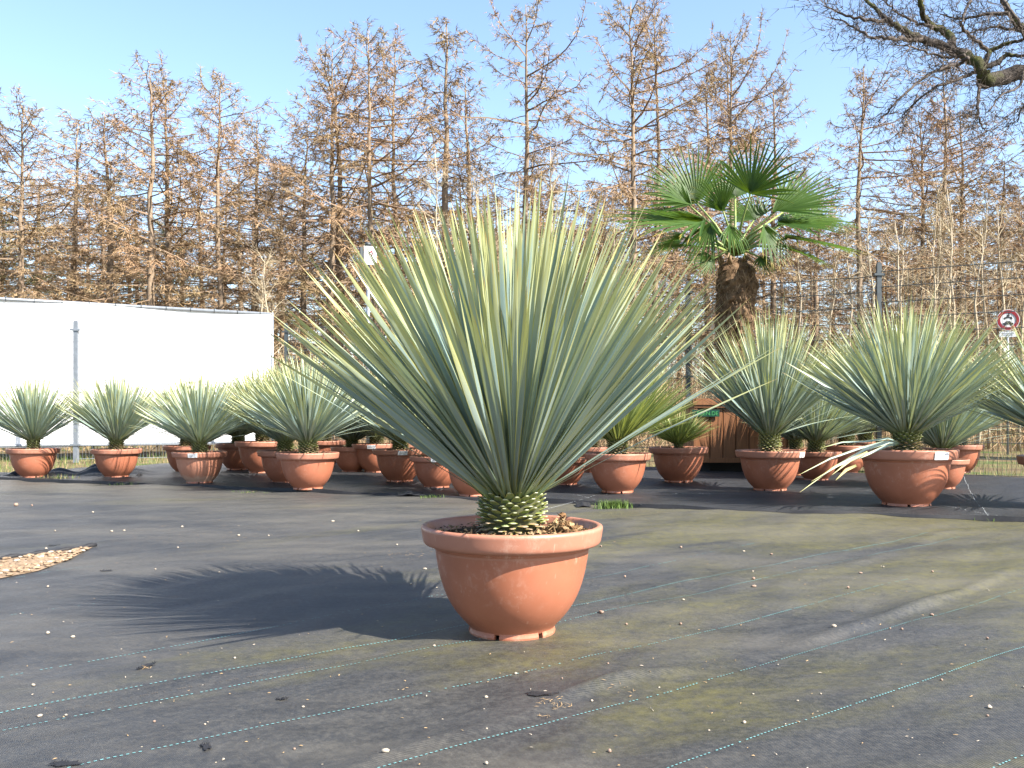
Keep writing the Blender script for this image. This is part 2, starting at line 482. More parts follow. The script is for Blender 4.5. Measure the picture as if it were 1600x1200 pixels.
def seg_dist(X, Y, P):
    """signed distance to a polyline and how far along it"""
    best = np.full(np.shape(X), 1e9); sg = np.zeros(np.shape(X)); al = np.zeros(np.shape(X))
    for i in range(len(P) - 1):
        a, b_ = P[i], P[i + 1]
        dx, dy = b_ - a
        l2 = dx * dx + dy * dy
        t = np.clip(((X - a[0]) * dx + (Y - a[1]) * dy) / l2, 0, 1)
        ex, ey = X - (a[0] + t * dx), Y - (a[1] + t * dy)
        d = np.hypot(ex, ey)
        s = np.sign(ex * -dy + ey * dx)
        up = d < best
        best = np.where(up, d, best); sg = np.where(up, s, sg); al = np.where(up, (i + t) / (len(P) - 1), al)
    return best, sg, al

RIDGES = [
    (poly_g([(500, 1212), (640, 1172), (800, 1122), (880, 1088), (975, 1056), (1150, 1030), (1300, 992), (1450, 940), (1640, 876)]), 0.024, 0.021),
    (poly_g([(1180, 925), (1300, 890), (1420, 850), (1500, 822)]), 0.05, 0.012),
    (poly_g([(1250, 1000), (1380, 960), (1500, 920), (1650, 860)]), 0.05, 0.010),
    (poly_g([(-60, 872), (60, 862), (150, 848), (330, 835)]), 0.05, 0.012),
    (poly_g([(60, 1070), (160, 1040), (300, 1010)]), 0.03, 0.007),
    (poly_g([(-40, 800), (150, 790), (420, 800), (640, 818)]), 0.09, 0.013),
    (poly_g([(1000, 835), (1250, 822), (1500, 838)]), 0.10, 0.012),
]
def hfront(X, Y):
    X = np.asarray(X, float); Y = np.asarray(Y, float)
    u = X * 0.80 + Y * 0.60; v = -X * 0.60 + Y * 0.80
    z = 0.006 * np.sin(2.1 * v + 0.7 * np.sin(0.9 * u)) + 0.004 * np.sin(5.3 * v + 1.3 * np.sin(1.7 * u) + 2) + 0.0034 * np.sin(11.7 * v + 2.1 * np.sin(2.3 * u))
    z += 0.0020 * np.sin(23 * v + 3 * np.sin(3.1 * u) + 1.2 * np.sin(7 * u))
    z += 0.003 * np.sin(1.3 * u + 1) * np.sin(1.9 * v)
    for P, w, h in RIDGES:
        d, s, al = seg_dist(X, Y, P)
        ww = np.where(s > 0, w * 1.5, w * 0.8)
        z = z + h * np.exp(-(d / ww) ** 2) * (0.65 + 0.35 * np.sin(al * 17)) * np.sin(np.clip(al, 0.0, 1) * np.pi) ** 0.4
    # flat where the pot stands
    r = np.hypot(X, Y - 3.05)
    k = np.clip((r - 0.17) / 0.25, 0, 1)
    return z * k

def grid_mesh(name, X, Y, Z, mat):
    r, c = X.shape
    me = bpy.data.meshes.new(name)
    V = np.stack([X, Y, Z], -1).reshape(-1, 3)
    i = np.arange(r * c).reshape(r, c)
    F = np.stack([i[:-1, :-1], i[:-1, 1:], i[1:, 1:], i[1:, :-1]], -1).reshape(-1, 4)
    me.vertices.add(len(V)); me.vertices.foreach_set('co', V.ravel())
    me.loops.add(F.size); me.loops.foreach_set('vertex_index', F.ravel())
    me.polygons.add(len(F)); me.polygons.foreach_set('loop_start', np.arange(0, F.size, 4)); me.polygons.foreach_set('loop_total', np.full(len(F), 4))
    me.polygons.foreach_set('use_smooth', np.ones(len(F), bool))
    me.materials.append(mat)
    me.update(calc_edges=True)
    return me

# bare earth to the horizon
gx = np.concatenate([np.linspace(-600, -30, 12), np.linspace(-25, 25, 60), np.linspace(30, 600, 12)])
gy = np.concatenate([np.linspace(-300, -10, 8), np.linspace(-6, 40, 60), np.linspace(45, 900, 20)])
GX, GY = np.meshgrid(gx, gy)
GZ = -0.06 + 0.03 * np.clip((GY - 14) / 4, 0, 1) * np.sin(1.3 * GX + 0.5 * np.sin(GY)) * np.cos(0.9 * GY)
o = link('ground', grid_mesh('ground', GX, GY, GZ, M['earth'])); o['kind'] = 'structure'

xs = np.concatenate([np.linspace(-11, -3.2, 60), np.arange(-3.15, 3.6, 0.022), np.linspace(3.65, 9, 50)])
vs = np.concatenate([np.linspace(0, 0.20, 12), np.linspace(0.21, 0.78, 270), np.linspace(0.785, 1.0, 60)])
XX, VV = np.meshgrid(xs, vs)
Y0 = -4.0
EY = edge_y(XX) + 0.12
# rows are straight near the camera and follow the rear edge further out
YS = Y0 + (8.2 - Y0) * VV
YY = YS + (EY - 8.2) * np.clip((VV - 0.6) / 0.4, 0, 1)
HOLE = [(145, 855), (60, 866), (0, 874), (-60, 880), (-60, 915), (0, 905), (60, 893), (105, 872)]
ZZ = hfront(XX, YY)
front = link('ground_fabric', grid_mesh('ground_fabric', XX, YY, ZZ, M['fabric'])); front['kind'] = 'structure'

# rear sheet, laid over the edge of the front one
def hback(X, Y):
    e = Y - edge_y(X)
    z = 0.020 + 0.006 * np.sin(5 * X + 2 * np.sin(1.2 * Y)) * np.exp(-e / 0.4) + 0.009 * np.sin(4.4 * e + 0.8 * np.sin(1.1 * X)) * np.clip(e, 0, 1) + 0.005 * np.sin(9.5 * e + 1.4 * np.sin(2.0 * X) + 1) * np.clip(e * 2, 0, 1)
    return z
bx_ = np.linspace(-6.6, 9.5, 420)
bv = np.concatenate([np.linspace(0, 0.3, 90), np.linspace(0.31, 1, 70)])
BX, BV = np.meshgrid(bx_, bv)
def rear_y(X): return np.interp(X, [-6.6, -4.4, 3.0, 9.5], [10.9, 14.4, 12.2, 8.6])
BY = edge_y(BX) + BV * np.maximum(rear_y(BX) - edge_y(BX), 0.5)
BZ = hback(BX, BY)
# crumpled corner by the two smallest pots
cr = np.exp(-(((BX + 5.1) / 0.55) ** 2 + ((BY - 10.9) / 0.4) ** 2))
BZ += cr * (0.07 + 0.05 * np.sin(13 * BX + 5 * BY) + 0.03 * np.sin(23 * BY - 9 * BX))
# turned-up lip along the front edge
lip = np.exp(-((BY - edge_y(BX)) / 0.05) ** 2)
BZ += lip * (0.004 + 0.010 * np.clip(np.sin(2.3 * BX + 0.4), 0, 1) ** 3)
back = link('rear_ground_fabric', grid_mesh('rear_ground_fabric', BX, BY, BZ, M['fabric_back'])); back['kind'] = 'structure'
sk = MB()                                           # dark turned edge of the rear sheet
n = len(bx_)
Vt = np.stack([BX[0], BY[0], BZ[0]], -1)
Vb = np.stack([BX[0], BY[0] - 0.012, BZ[0] * 0 + hfront(BX[0], BY[0]) + 0.0015], -1)
sk.add(np.concatenate([Vt, Vb]), [(i, i + n, i + n + 1, i + 1) for i in range(n - 1)])
link('turned_edge', sk.mesh('turned_edge', M['black']), back)

def hsheet(X, Y):
    return np.where(np.asarray(Y) < edge_y(X), hfront(X, Y), hback(X, Y))

# coloured marker threads woven into the front sheet
def smooth_path(P, step):
    P = np.asarray(P, float)
    seg = np.hypot(*np.diff(P, axis=0).T)
    s = np.concatenate([[0], np.cumsum(seg)])
    t = np.arange(0, s[-1], step)
    out = np.stack([np.interp(t, s, P[:, 0]), np.interp(t, s, P[:, 1])], -1)
    k = max(3, int(0.35 / step)) | 1
    ker = np.hanning(k + 2)[1:-1]; ker /= ker.sum()
    pad = np.pad(out, ((k // 2, k // 2), (0, 0)), mode='reflect', reflect_type='odd')
    return np.stack([np.convolve(pad[:, i], ker, 'valid') for i in (0, 1)], -1)

def thread(pts, width, mat, dash, name='marker_thread', hf=hfront, par=None, gapp=0.0, seed=0):
    P = smooth_path(pts, dash / 2)
    r2 = np.random.default_rng(seed)
    mb = MB()
    T = np.gradient(P, axis=0); T /= np.linalg.norm(T, axis=1)[:, None]
    Nn = np.stack([-T[:, 1], T[:, 0]], -1) * width / 2
    fade = 0.5 + 0.5 * np.sin(np.arange(len(P)) * dash * 1.7 + seed)
    A, B = P + Nn, P - Nn
    ZA = hf(A[:, 0], A[:, 1]) + 0.0025; ZB = hf(B[:, 0], B[:, 1]) + 0.0025
    V = np.concatenate([np.column_stack([A, ZA]), np.column_stack([B, ZB])])
    n = len(P)
    F = [(i, i + n, i + n + 1, i + 1) for i in range(n - 1) if (dash > 0.05 or i % 2 == 0) and r2.random() > gapp * fade[i]]
    if F:
        mb.add(V, F)
        link(name, mb.mesh(name, mat), par or front)
THREADS = [
    [(-200, 1158), (0, 1107), (340, 1046), (670, 987), (900, 947), (1300, 862), (1450, 834)],
    [(-200, 1190), (0, 1137), (450, 1050), (750, 1000), (880, 972), (1075, 932), (1320, 875), (1500, 836)],
    [(-100, 1080), (0, 1055), (310, 1002), (530, 960), (700, 930), (920, 905), (1180, 850)],
    [(20, 1222), (115, 1195), (275, 1162), (450, 1125), (625, 1090), (805, 1050), (1025, 1002), (1250, 947), (1420, 905)],
    [(500, 1225), (590, 1200), (800, 1141), (925, 1107), (1225, 1025), (1375, 985), (1600, 920), (1800, 860)],
    [(960, 1235), (1050, 1200), (1250, 1130), (1465, 1060), (1600, 1012), (1800, 945)],
    [(1450, 1260), (1565, 1200), (1700, 1145), (1900, 1070)],
    [(-60, 985), (0, 967), (60, 958), (160, 945)],
    [(-60, 912), (5, 907), (80, 893), (148, 884)],
]
GAPS = [0.1, 0.25, 0.6, 0.4, 0.3, 0.2, 0.2, 0.7, 0.6]
for i, tp in enumerate(THREADS):
    thread(poly_g(tp), 0.0033 if i else 0.0042, M['thread'], 0.013, gapp=GAPS[i], seed=i)
thread(poly_g([(-100, 1148), (0, 1122), (340, 1062), (710, 1000)]), 0.004, M['seam'], 0.006, 'seam', gapp=0.5, seed=44)
for i, tp in enumerate([[(850, 800), (1000, 760), (1100, 735)], [(860, 770), (960, 790), (1010, 793)], [(420, 752), (560, 748), (700, 770)],
                        [(1340, 765), (1440, 790), (1560, 811)], [(1180, 752), (1400, 760), (1600, 762)], [(1500, 735), (1520, 780), (1545, 812)], [(1050, 775), (1300, 778), (1620, 790)]]):
    thread(poly_g(tp), 0.007, M['thread_pale'], 0.03, hf=hback, par=back, gapp=0.5, seed=60 + i)

# lifted black flaps of the rear sheet
for (px_, py_, w_, h_) in [(640, 777, 0.22, 0.055), (912, 791, 0.12, 0.035), (215, 747, 0.10, 0.08), (22, 747, 0.32, 0.10)]:
    g = gnd(px_, py_)
    mb = MB()
    u = np.linspace(-1, 1, 15); v = np.linspace(0, 1, 6)
    U, Vv = np.meshgrid(u, v)
    prof = (1 - U ** 2) * (0.75 + 0.25 * np.sin(6 * U + 2))
    X_ = g.x + U * w_ / 2; Y_ = g.y - 0.03 + Vv * 0.16
    Z_ = hfront(X_, Y_ * 0 + g.y - .03) + 0.004 + h_ * prof * np.sin(Vv * np.pi * 0.62 + 0.35) * (0.35 + 0.65 * (1 - Vv)) + 0.02 * Vv
    link('fabric_flap', grid_mesh('fabric_flap', X_, Y_, Z_, M['black']), back)

# torn slits with frayed edges
def tear(px_, py_, w_, depth, ang, seed):
    g = gnd(px_, py_); r2 = np.random.default_rng(seed)
    mb = MB()
    k = 14
    a = np.linspace(0, 2 * np.pi, k, endpoint=False)
    rr = 1 + 0.55 * r2.uniform(-1, 1, k)
    ex, ey = np.cos(a) * rr * w_ / 2, np.sin(a) * rr * depth / 2
    ca, sa = math.cos(ang), math.sin(ang)
    X_, Y_ = g.x + ex * ca - ey * sa, g.y + ex * sa + ey * ca
    mb.add(np.column_stack([X_, Y_, hfront(X_, Y_) + 0.0035]), [tuple(range(k))])
    for i in range(30):
        aa = r2.uniform(0, 2 * np.pi)
        ex, ey = math.cos(aa) * w_ / 2, math.sin(aa) * depth / 2
        x0, y0 = g.x + ex * ca - ey * sa, g.y + ex * sa + ey * ca
        ln = r2.uniform(0.005, 0.016)
        dx, dy = r2.normal(0, 0.5, 2) * ln
        z0 = float(hfront(x0, y0)) + 0.002
        mb.add([[x0 - .0009, y0, z0], [x0 + .0009, y0, z0], [x0 + dx, y0 + dy, z0 + ln * r2.uniform(0.2, 0.8)]], [(0, 1, 2)])
    link('frayed_tear', mb.mesh('frayed_tear', M['black'], False), front)
for i, a in enumerate([(850, 1086, 0.085, 0.03, -0.35), (228, 1040, 0.022, 0.075, -0.3), (322, 1166, 0.022, 0.045, 0.5), (440, 1093, 0.028, 0.016, 0.2), (100, 1194, 0.055, 0.022, 0.1),
                       (165, 891, 0.05, 0.03, 0), (85, 852, 0.07, 0.03, 0)]):
    tear(*a, i)

# gap in the sheet on the left showing gravel
hp = poly_g(HOLE)
mb = MB()
cx_, cy_ = hp.mean(0)
nR = 7
ring = []
V = [[cx_, cy_, 0.014]]
for j in range(1, nR + 1):
    for p in hp:
        q = np.array([cx_, cy_]) + (p - [cx_, cy_]) * j / nR
        V.append([q[0], q[1], float(hfront(q[0], q[1])) + 0.004 + 0.010 * (1 - j / nR) + rng.uniform(-.002, .002) * (j < nR)])
k = len(hp)
F = [(0, 1 + i, 1 + (i + 1) % k) for i in range(k)]
for j in range(nR - 1):
    for i in range(k):
        a, b_ = 1 + j * k + i, 1 + j * k + (i + 1) % k
        F.append((a, a + k, b_ + k, b_))
mb.add(V, F)
gp = link('gravel_patch', mb.mesh('gravel_patch', M['gravel'])); gp['kind'] = 'structure'

def stone_mesh(name, mat, seed, flat=0.7):
    import bmesh
    r2 = np.random.default_rng(seed)
    bm = bmesh.new()
    bmesh.ops.create_icosphere(bm, subdivisions=2, radius=1)
    ph = r2.uniform(0, 6, 6)
    for v in bm.verts:
        c = v.co
        k = 1 + 0.16 * math.sin(2.3 * c.x + ph[0]) + 0.14 * math.sin(2.9 * c.y + ph[1]) + 0.12 * math.sin(3.1 * c.z + ph[2]) + 0.06 * math.sin(6 * c.x + 5 * c.y + ph[3])
        v.co = Vector((c.x * k * (1.0 + 0.3 * math.sin(ph[4])), c.y * k, (c.z * k * flat)))
    me = bpy.data.meshes.new(name)
    bm.to_mesh(me); bm.free()
    zmin = min(v.co.z for v in me.vertices)
    for v in me.vertices: v.co.z -= zmin
    me.materials.append(mat)
    me.polygons.foreach_set('use_smooth', [True] * len(me.polygons))
    return me

mb = MB()
smesh = stone_mesh('tmp_stone', M['gravel'], 5, 0.6)
SV = np.array([v.co for v in smesh.vertices]); SF = [tuple(p.vertices) for p in smesh.polygons]
import itertools
def in_poly(p, P):
    x, y = p; c = False
    for i in range(len(P)):
        x1, y1 = P[i]; x2, y2 = P[i - 1]
        if (y1 > y) != (y2 > y) and x < (x2 - x1) * (y - y1) / (y2 - y1) + x1: c = not c
    return c
cnt = 0
lo_, hi_ = hp.min(0), hp.max(0)
while cnt < 330:
    p = rng.uniform(lo_, hi_)
    if not in_poly(p, hp): continue
    s = rng.uniform(0.006, 0.017)
    a = rng.uniform(0, 6.28); ca, sa = math.cos(a), math.sin(a)
    Q = SV * s * [1, rng.uniform(.6, 1), rng.uniform(.6, 1)]
    Q = np.column_stack([Q[:, 0] * ca - Q[:, 1] * sa, Q[:, 0] * sa + Q[:, 1] * ca, Q[:, 2]])
    mb.add(Q + [p[0], p[1], float(hfront(*p)) + 0.007], SF, int(rng.random() < 0.15))
    cnt += 1
o = link('gravel_stones', mb.mesh('gravel_stones', [M['gravel'], M['pebble']]), gp); o['kind'] = 'stuff'
lipm = MB()                                         # frayed black lip along the upper side of the gap
lp = smooth_path(poly_g([(150, 853), (120, 858), (60, 865), (0, 873), (-60, 879)]), 0.03)
zz = hfront(lp[:, 0], lp[:, 1])
wob = 0.006 * np.sin(np.arange(len(lp)) * 1.3) + 0.012
lipm.tube(np.column_stack([lp, zz + 0.008]), wob * 0.9, 6)
link('torn_lip', lipm.mesh('torn_lip', M['black']), front)

# ------------------------------------------------------------------ the yucca leaf and its stubs
def leaf_geo(segs, bend, keel, seed=0, base_w=0.62):
    """unit leaf: along +Z, width along X (half width 1), upper face towards +Y"""
    t = np.linspace(0, 1, segs + 1)
    w = np.interp(t, [0, .03, .10, .25, .42, .56, .72, .86, .95, 1], [1.15, .85, base_w, .74, .98, 1.0, .80, .45, .17, .02])
    V, A, E = [], [], []
    for i in range(segs + 1):
        y = -bend * t[i] ** 2
        for x in (-1, 0, 1):
            V.append([x * w[i], y * 1.0, t[i]]); E.append(abs(x)); A.append(t[i])
    V = np.array(V)
    K = np.zeros(len(V)); K[[i for i in range(len(V)) if i % 3 != 1]] = keel
    F = []
    for i in range(segs):
        a = i * 3
        F += [(a, a + 1, a + 4, a + 3), (a + 1, a + 2, a + 5, a + 4)]
    return V, np.array(E), np.array(A), K * w.repeat(3), F

def place_leaf(geo, origin, d, n, Lg, hw, twist):
    V, E, A, K, F = geo
    d = d / np.linalg.norm(d)
    n = n - d * (n @ d); n /= np.linalg.norm(n)
    x = np.cross(n, d)
    c, s = math.cos(twist), math.sin(twist)
    x, n = x * c + n * s, -x * s + n * c
    return origin + V[:, 0:1] * hw * x + (V[:, 1:2] * Lg + (K * hw)[:, None]) * n + V[:, 2:3] * Lg * d

def leaf_params(Nn, Lmean, Lsd, tmax, stem_r, z0, z1, r2, spread_pow=0.62, lop=0.0):
    out = []
    ga = math.pi * (3 - math.sqrt(5))
    for i in range(Nn):
        q = (i + 0.5) / Nn
        th = tmax * q ** spread_pow + r2.normal(0, 0.035)
        az = i * ga + r2.normal(0, 0.12)
        th *= 1 - lop * max(0.0, math.cos(az))
        Lg = Lmean * (1 + r2.normal(0, Lsd))
        Lg *= 1.05 - 0.07 * q
        zz_ = z1 + (z0 - z1) * q
        rr = stem_r * min(1, 0.15 + q * 1.1)
        dh = np.array([math.cos(az), math.sin(az), 0.0])
        org = dh * rr * 0.9 + np.array([0, 0, zz_])
        d = dh * math.sin(th) + np.array([0, 0, math.cos(th)])
        nrm = -dh * math.cos(th) + np.array([0, 0, math.sin(th)])
        out.append((org, d, nrm, Lg, th, az, r2.normal(0, 0.75)))
    return out

def stub_geo():
    """cut leaf base: a flattened wedge along +Z with a blunt pale end"""
    t = [0, 0.35, 0.75, 0.93, 1.0]
    w = [1.0, 0.92, 0.66, 0.50, 0.36]
    h = [0.34, 0.26, 0.17, 0.14, 0.09]
    V, A, E = [], [], []
    for i in range(5):
        for x, y in ((-1, 0), (-.5, .9), (.5, .9), (1, 0), (.5, -.6), (-.5, -.6)):
            V.append([x * w[i], y * h[i], t[i]]); A.append(t[i]); E.append(abs(x))
    F = []
    for i in range(4):
        for j in range(6):
            a, b_ = i * 6 + j, i * 6 + (j + 1) % 6
            F.append((a, b_, b_ + 6, a + 6))
    F.append(tuple(range(24, 30)))
    return np.array(V), np.array(E), np.array(A), F
STUB = stub_geo()

# ------------------------------------------------------------------ the pot
BODY = [(0.0, 0.022), (0.135, 0.022), (0.142, 0.016), (0.150, 0.028), (0.172, 0.050), (0.198, 0.082), (0.219, 0.118), (0.235, 0.158), (0.247, 0.200), (0.255, 0.242),
        (0.2595, 0.272), (0.2600, 0.284), (0.2650, 0.286), (0.2660, 0.306), (0.2660, 0.312)]
RIM = [(0.2668, 0.300), (0.287, 0.299), (0.2960, 0.302), (0.3010, 0.310), (0.3040, 0.325), (0.3070, 0.345), (0.3085, 0.354), (0.3060, 0.360), (0.3000, 0.3635), (0.2920, 0.3630), (0.2860, 0.3585),
       (0.2800, 0.345), (0.2700, 0.315), (0.258, 0.27), (0.25, 0.25)]
def refine(prof, it=1):
    P = np.array(prof)
    for _ in range(it):
        Q = [P[0]]
        for i in range(len(P) - 1):
            Q += [P[i] * .75 + P[i + 1] * .25, P[i] * .25 + P[i + 1] * .75]
        Q.append(P[-1]); P = np.array(Q)
    return P
mb = MB(); mb.lathe(refine(BODY[2:]), 72); mb.lathe(BODY[:3], 72); me_bowl = mb.mesh('bowl', M['pot'])
mb = MB(); mb.lathe(refine(RIM), 72); me_rim = mb.mesh('rim', M['rim'])
me_bowl_chalk = me_bowl.copy(); me_bowl_chalk.materials[0] = M['pot_chalky']
mb = MB()                                          # foot ring broken by drainage notches
for q in range(6):
    a0, a1 = q * R(60) + R(3.5) - R(50), (q + 1) * R(60) - R(3.5) - R(50)
    aa = np.linspace(a0, a1, 12)
    prof = [(0.128, 0.0), (0.1465, 0.0), (0.1475, 0.006), (0.1455, 0.014), (0.144, 0.024), (0.128, 0.024)]
    V = [[r_ * math.cos(a), r_ * math.sin(a), z_] for a in aa for r_, z_ in prof]
    k = len(prof)
    F = [(i * k + j, (i + 1) * k + j, (i + 1) * k + (j + 1) % k, i * k + (j + 1) % k) for i in range(11) for j in range(k)]
    F += [tuple(reversed(range(k))), tuple(range(11 * k, 12 * k))]
    mb.add(V, F)
me_foot = mb.mesh('foot', M['pot'], False)

def soil_mesh(seed, detail=40):
    r2 = np.random.default_rng(seed)
    mb = MB()
    nr, na = detail // 3, detail
    rr = np.linspace(0.02, 0.268, nr); aa = np.linspace(0, 2 * np.pi, na, endpoint=False)
    V = []
    for r_ in rr:
        for a in aa:
            x, y = r_ * math.cos(a), r_ * math.sin(a)
            z = 0.316 + 0.010 * math.sin(9 * x + seed) * math.sin(11 * y + 1) + 0.012 * math.exp(-(r_ / 0.13) ** 2) + r2.normal(0, 0.0035)
            V.append([x, y, z if r_ < .26 else z - 0.004])
    F = [(i * na + j, (i + 1) * na + j, (i + 1) * na + (j + 1) % na, i * na + (j + 1) % na) for i in range(nr - 1) for j in range(na)]
    F.append(tuple(reversed(range(na))))
    mb.add(V, F)
    return mb.mesh('soil', M['soil'])
me_soil = [soil_mesh(s) for s in (1, 2)]

def litter_mesh(seed, cnt, r_in, r_out, mats):
    r2 = np.random.default_rng(seed)
    mb = MB()
    for i in range(cnt):
        a = r2.uniform(0, 2 * np.pi); r_ = math.sqrt(r2.uniform(r_in ** 2, r_out ** 2))
        c = np.array([r_ * math.cos(a), r_ * math.sin(a), 0.324 + r2.uniform(0, 0.008) + 0.010 * math.exp(-(r_ / 0.13) ** 2)])
        ln, w = r2.uniform(0.003, 0.011), r2.uniform(0.001, 0.0042)
        d = r2.normal(0, 1, 3) * [1, 1, .35]; d /= np.linalg.norm(d)
        s = np.cross(d, [0, 0, 1]); s /= np.linalg.norm(s) + 1e-9
        u = np.cross(s, d)
        P = [c - d * ln - s * w, c - d * ln + s * w, c + d * ln + s * w * .6, c + d * ln - s * w * .6, c + u * w * 1.1]
        mb.add(P, [(0, 1, 4), (1, 2, 4), (2, 3, 4), (3, 0, 4)], int(r2.random() < 0.55))
    me = mb.mesh('bark_litter', mats, False)
    return me
me_litter = [litter_mesh(s, 520, 0.09, 0.262, [M['soil'], M['straw']]) for s in (3, 4)]

def make_pot(loc, s, rz, label, group, cat='plant pot', chalk=False, var=0):
    p = thing('terracotta_pot', label, cat, loc, rz, group)
    p.scale = (s, s, s)
    link('bowl', me_bowl_chalk if chalk else me_bowl, p)
    link('rim', me_rim, p)
    link('foot', me_foot, p)
    link('soil', me_soil[var % 2], p)
    lt = link('bark_litter', me_litter[var % 2], p, rot=(0, 0, var * 1.1)); lt['kind'] = 'stuff'
    return p

# ------------------------------------------------------------------ the big yucca in front
POT0 = Vector((0.0, 3.05, 0.0))
pot0 = make_pot(POT0, 1.0, 0.0, 'large terracotta bowl pot with scuffed side, standing alone on the grey fabric', None)
yr = np.random.default_rng(21)
SOIL = 0.325
for ch in pot0.children:
    if ch.name.startswith(('bark', 'soil')): ch.location = (0, 0, 0.013)
yucca = thing('yucca_plant', 'huge blue-green spiky yucca in the single bowl pot out in the open', 'yucca', POT0 + Vector((0, 0, SOIL)))
mb = MB()
mb.lathe([(0.0, 0.175), (0.05, 0.17), (0.09, 0.150), (0.102, 0.11), (0.100, 0.06), (0.092, 0.01), (0.085, -0.02)], 24)
link('stem', mb.mesh('stem', M['stem']), yucca)

mb = MB(); mb.add(STUB[0], STUB[3], edge=STUB[1], along=STUB[2]); me_stub = mb.mesh('leaf_base', M['stub'], False)
me_stub_dry = me_stub.copy(); me_stub_dry.materials[0] = M['stub_dry']

def axes_matrix(org, x, y, z, sc):
    m_ = Matrix.Identity(4)
    for i in range(3):
        m_[i][0], m_[i][1], m_[i][2], m_[i][3] = x[i] * sc[0], y[i] * sc[1], z[i] * sc[2], org[i]
    return m_

ga = math.pi * (3 - math.sqrt(5))
NS = 170
for i in range(NS):
    q = i / NS
    az = i * ga + yr.normal(0, 0.05)
    z_ = 0.006 + 0.132 * q
    rad = np.interp(z_, [0, 0.03, 0.08, 0.14], [0.088, 0.096, 0.100, 0.098])
    elev = np.interp(q, [0, 0.18, 0.4, 1], [-0.60, -0.12, 0.25, 0.62]) + yr.normal(0, 0.12)
    dh = np.array([math.cos(az), math.sin(az), 0])
    d = dh * math.cos(elev) + np.array([0, 0, math.sin(elev)])
    up = np.array([0, 0, 1.0]); y_ = up - d * (up @ d); y_ /= np.linalg.norm(y_)
    x_ = np.cross(y_, d)
    ln = yr.uniform(0.028, 0.038); w_ = yr.uniform(0.0165, 0.0205) * (0.75 if q < .25 else 1)
    dry = q < 0.30 + yr.normal(0, 0.06)
    org = dh * (rad - 0.008) + np.array([0, 0, z_])
    o = link('leaf_base', me_stub_dry if dry else me_stub, yucca)
    o.matrix_local = axes_matrix(org, x_, y_, d, (w_, w_ * (0.7 if dry else 0.9), ln))

LV = []
for k in range(10):
    r2 = np.random.default_rng(100 + k)
    g = leaf_geo(9, r2.uniform(-0.02, 0.05), r2.uniform(0.05, 0.16))
    mb = MB()
    V, E, A, K, F = g
    # object scale is (half width, length, length); keel is stored for a half width of 0.014 m
    VV_ = np.column_stack([V[:, 0], V[:, 1] + K * 0.0145, V[:, 2]])
    tw = r2.normal(0, 0.25) * V[:, 2]                # slight twist along the blade
    hw_r = 0.0145
    xx = VV_[:, 0] * hw_r; yy = VV_[:, 1] - V[:, 1]
    VV_ = np.column_stack([(xx * np.cos(tw) - yy * np.sin(tw)) / hw_r, V[:, 1] + xx * np.sin(tw) + yy * np.cos(tw), V[:, 2]])
    mb.add(VV_, F, edge=E, along=A)
    LV.append((mb.mesh('leaf', M['leaf']), g))

lp = leaf_params(740, 0.895, 0.05, R(53), 0.10, 0.135, 0.20, yr, 0.57, 0.12)
# a few lax leaves that stick out low on both sides
for az, th, Lg in [(math.pi + 0.15, R(58), .97), (math.pi - 0.4, R(57), 0.95), (math.pi + .5, R(56), .93), (0.05, R(62), 0.92), (-0.25, R(58), .95), (0.3, R(60), 0.92), (-0.1, R(56), .95), (2.6, R(57), .9), (-1.1, R(56), .85), (-1.9, R(55), .85)]:
    dh = np.array([math.cos(az), math.sin(az), 0.0])
    lp.append((dh * 0.09 + np.array([0, 0, 0.135]), dh * math.sin(th) + np.array([0, 0, math.cos(th)]), -dh * math.cos(th) + np.array([0, 0, math.sin(th)]), Lg, th, az, yr.normal(0, .3)))
# the outline is flatter on top than a ball: tips rise to about 1.47 m
scored = []
for p in lp:
    org, d, nrm, Lg, th, az, tw = p
    tip = org + d * Lg
    scored.append((tip[1] * 1.0 - abs(tip[0]) * 0.55 - 0.25 * tip[2], p))
scored.sort(key=lambda s: s[0])
rest = MB()
for i, (_, (org, d, nrm, Lg, th, az, tw)) in enumerate(scored):
    hw = yr.uniform(0.0078, 0.0122)
    y_ = nrm - d * (nrm @ d); y_ /= np.linalg.norm(y_)
    x_ = np.cross(y_, d)
    c, s = math.cos(tw), math.sin(tw)
    x2, y2 = x_ * c + y_ * s, -x_ * s + y_ * c
    me, g = LV[i % 10]
    if i < 300:
        o = link('leaf', me, yucca)
        o.matrix_local = axes_matrix(org, x2, y2, d, (hw, Lg, Lg))
    else:
        rest.add(place_leaf(g, org, d, nrm, Lg, hw, tw), g[4], edge=g[1], along=g[2], rnd=yr.random())
o = link('foliage', rest.mesh('foliage', M['leaf_j']), yucca); o['kind'] = 'stuff'

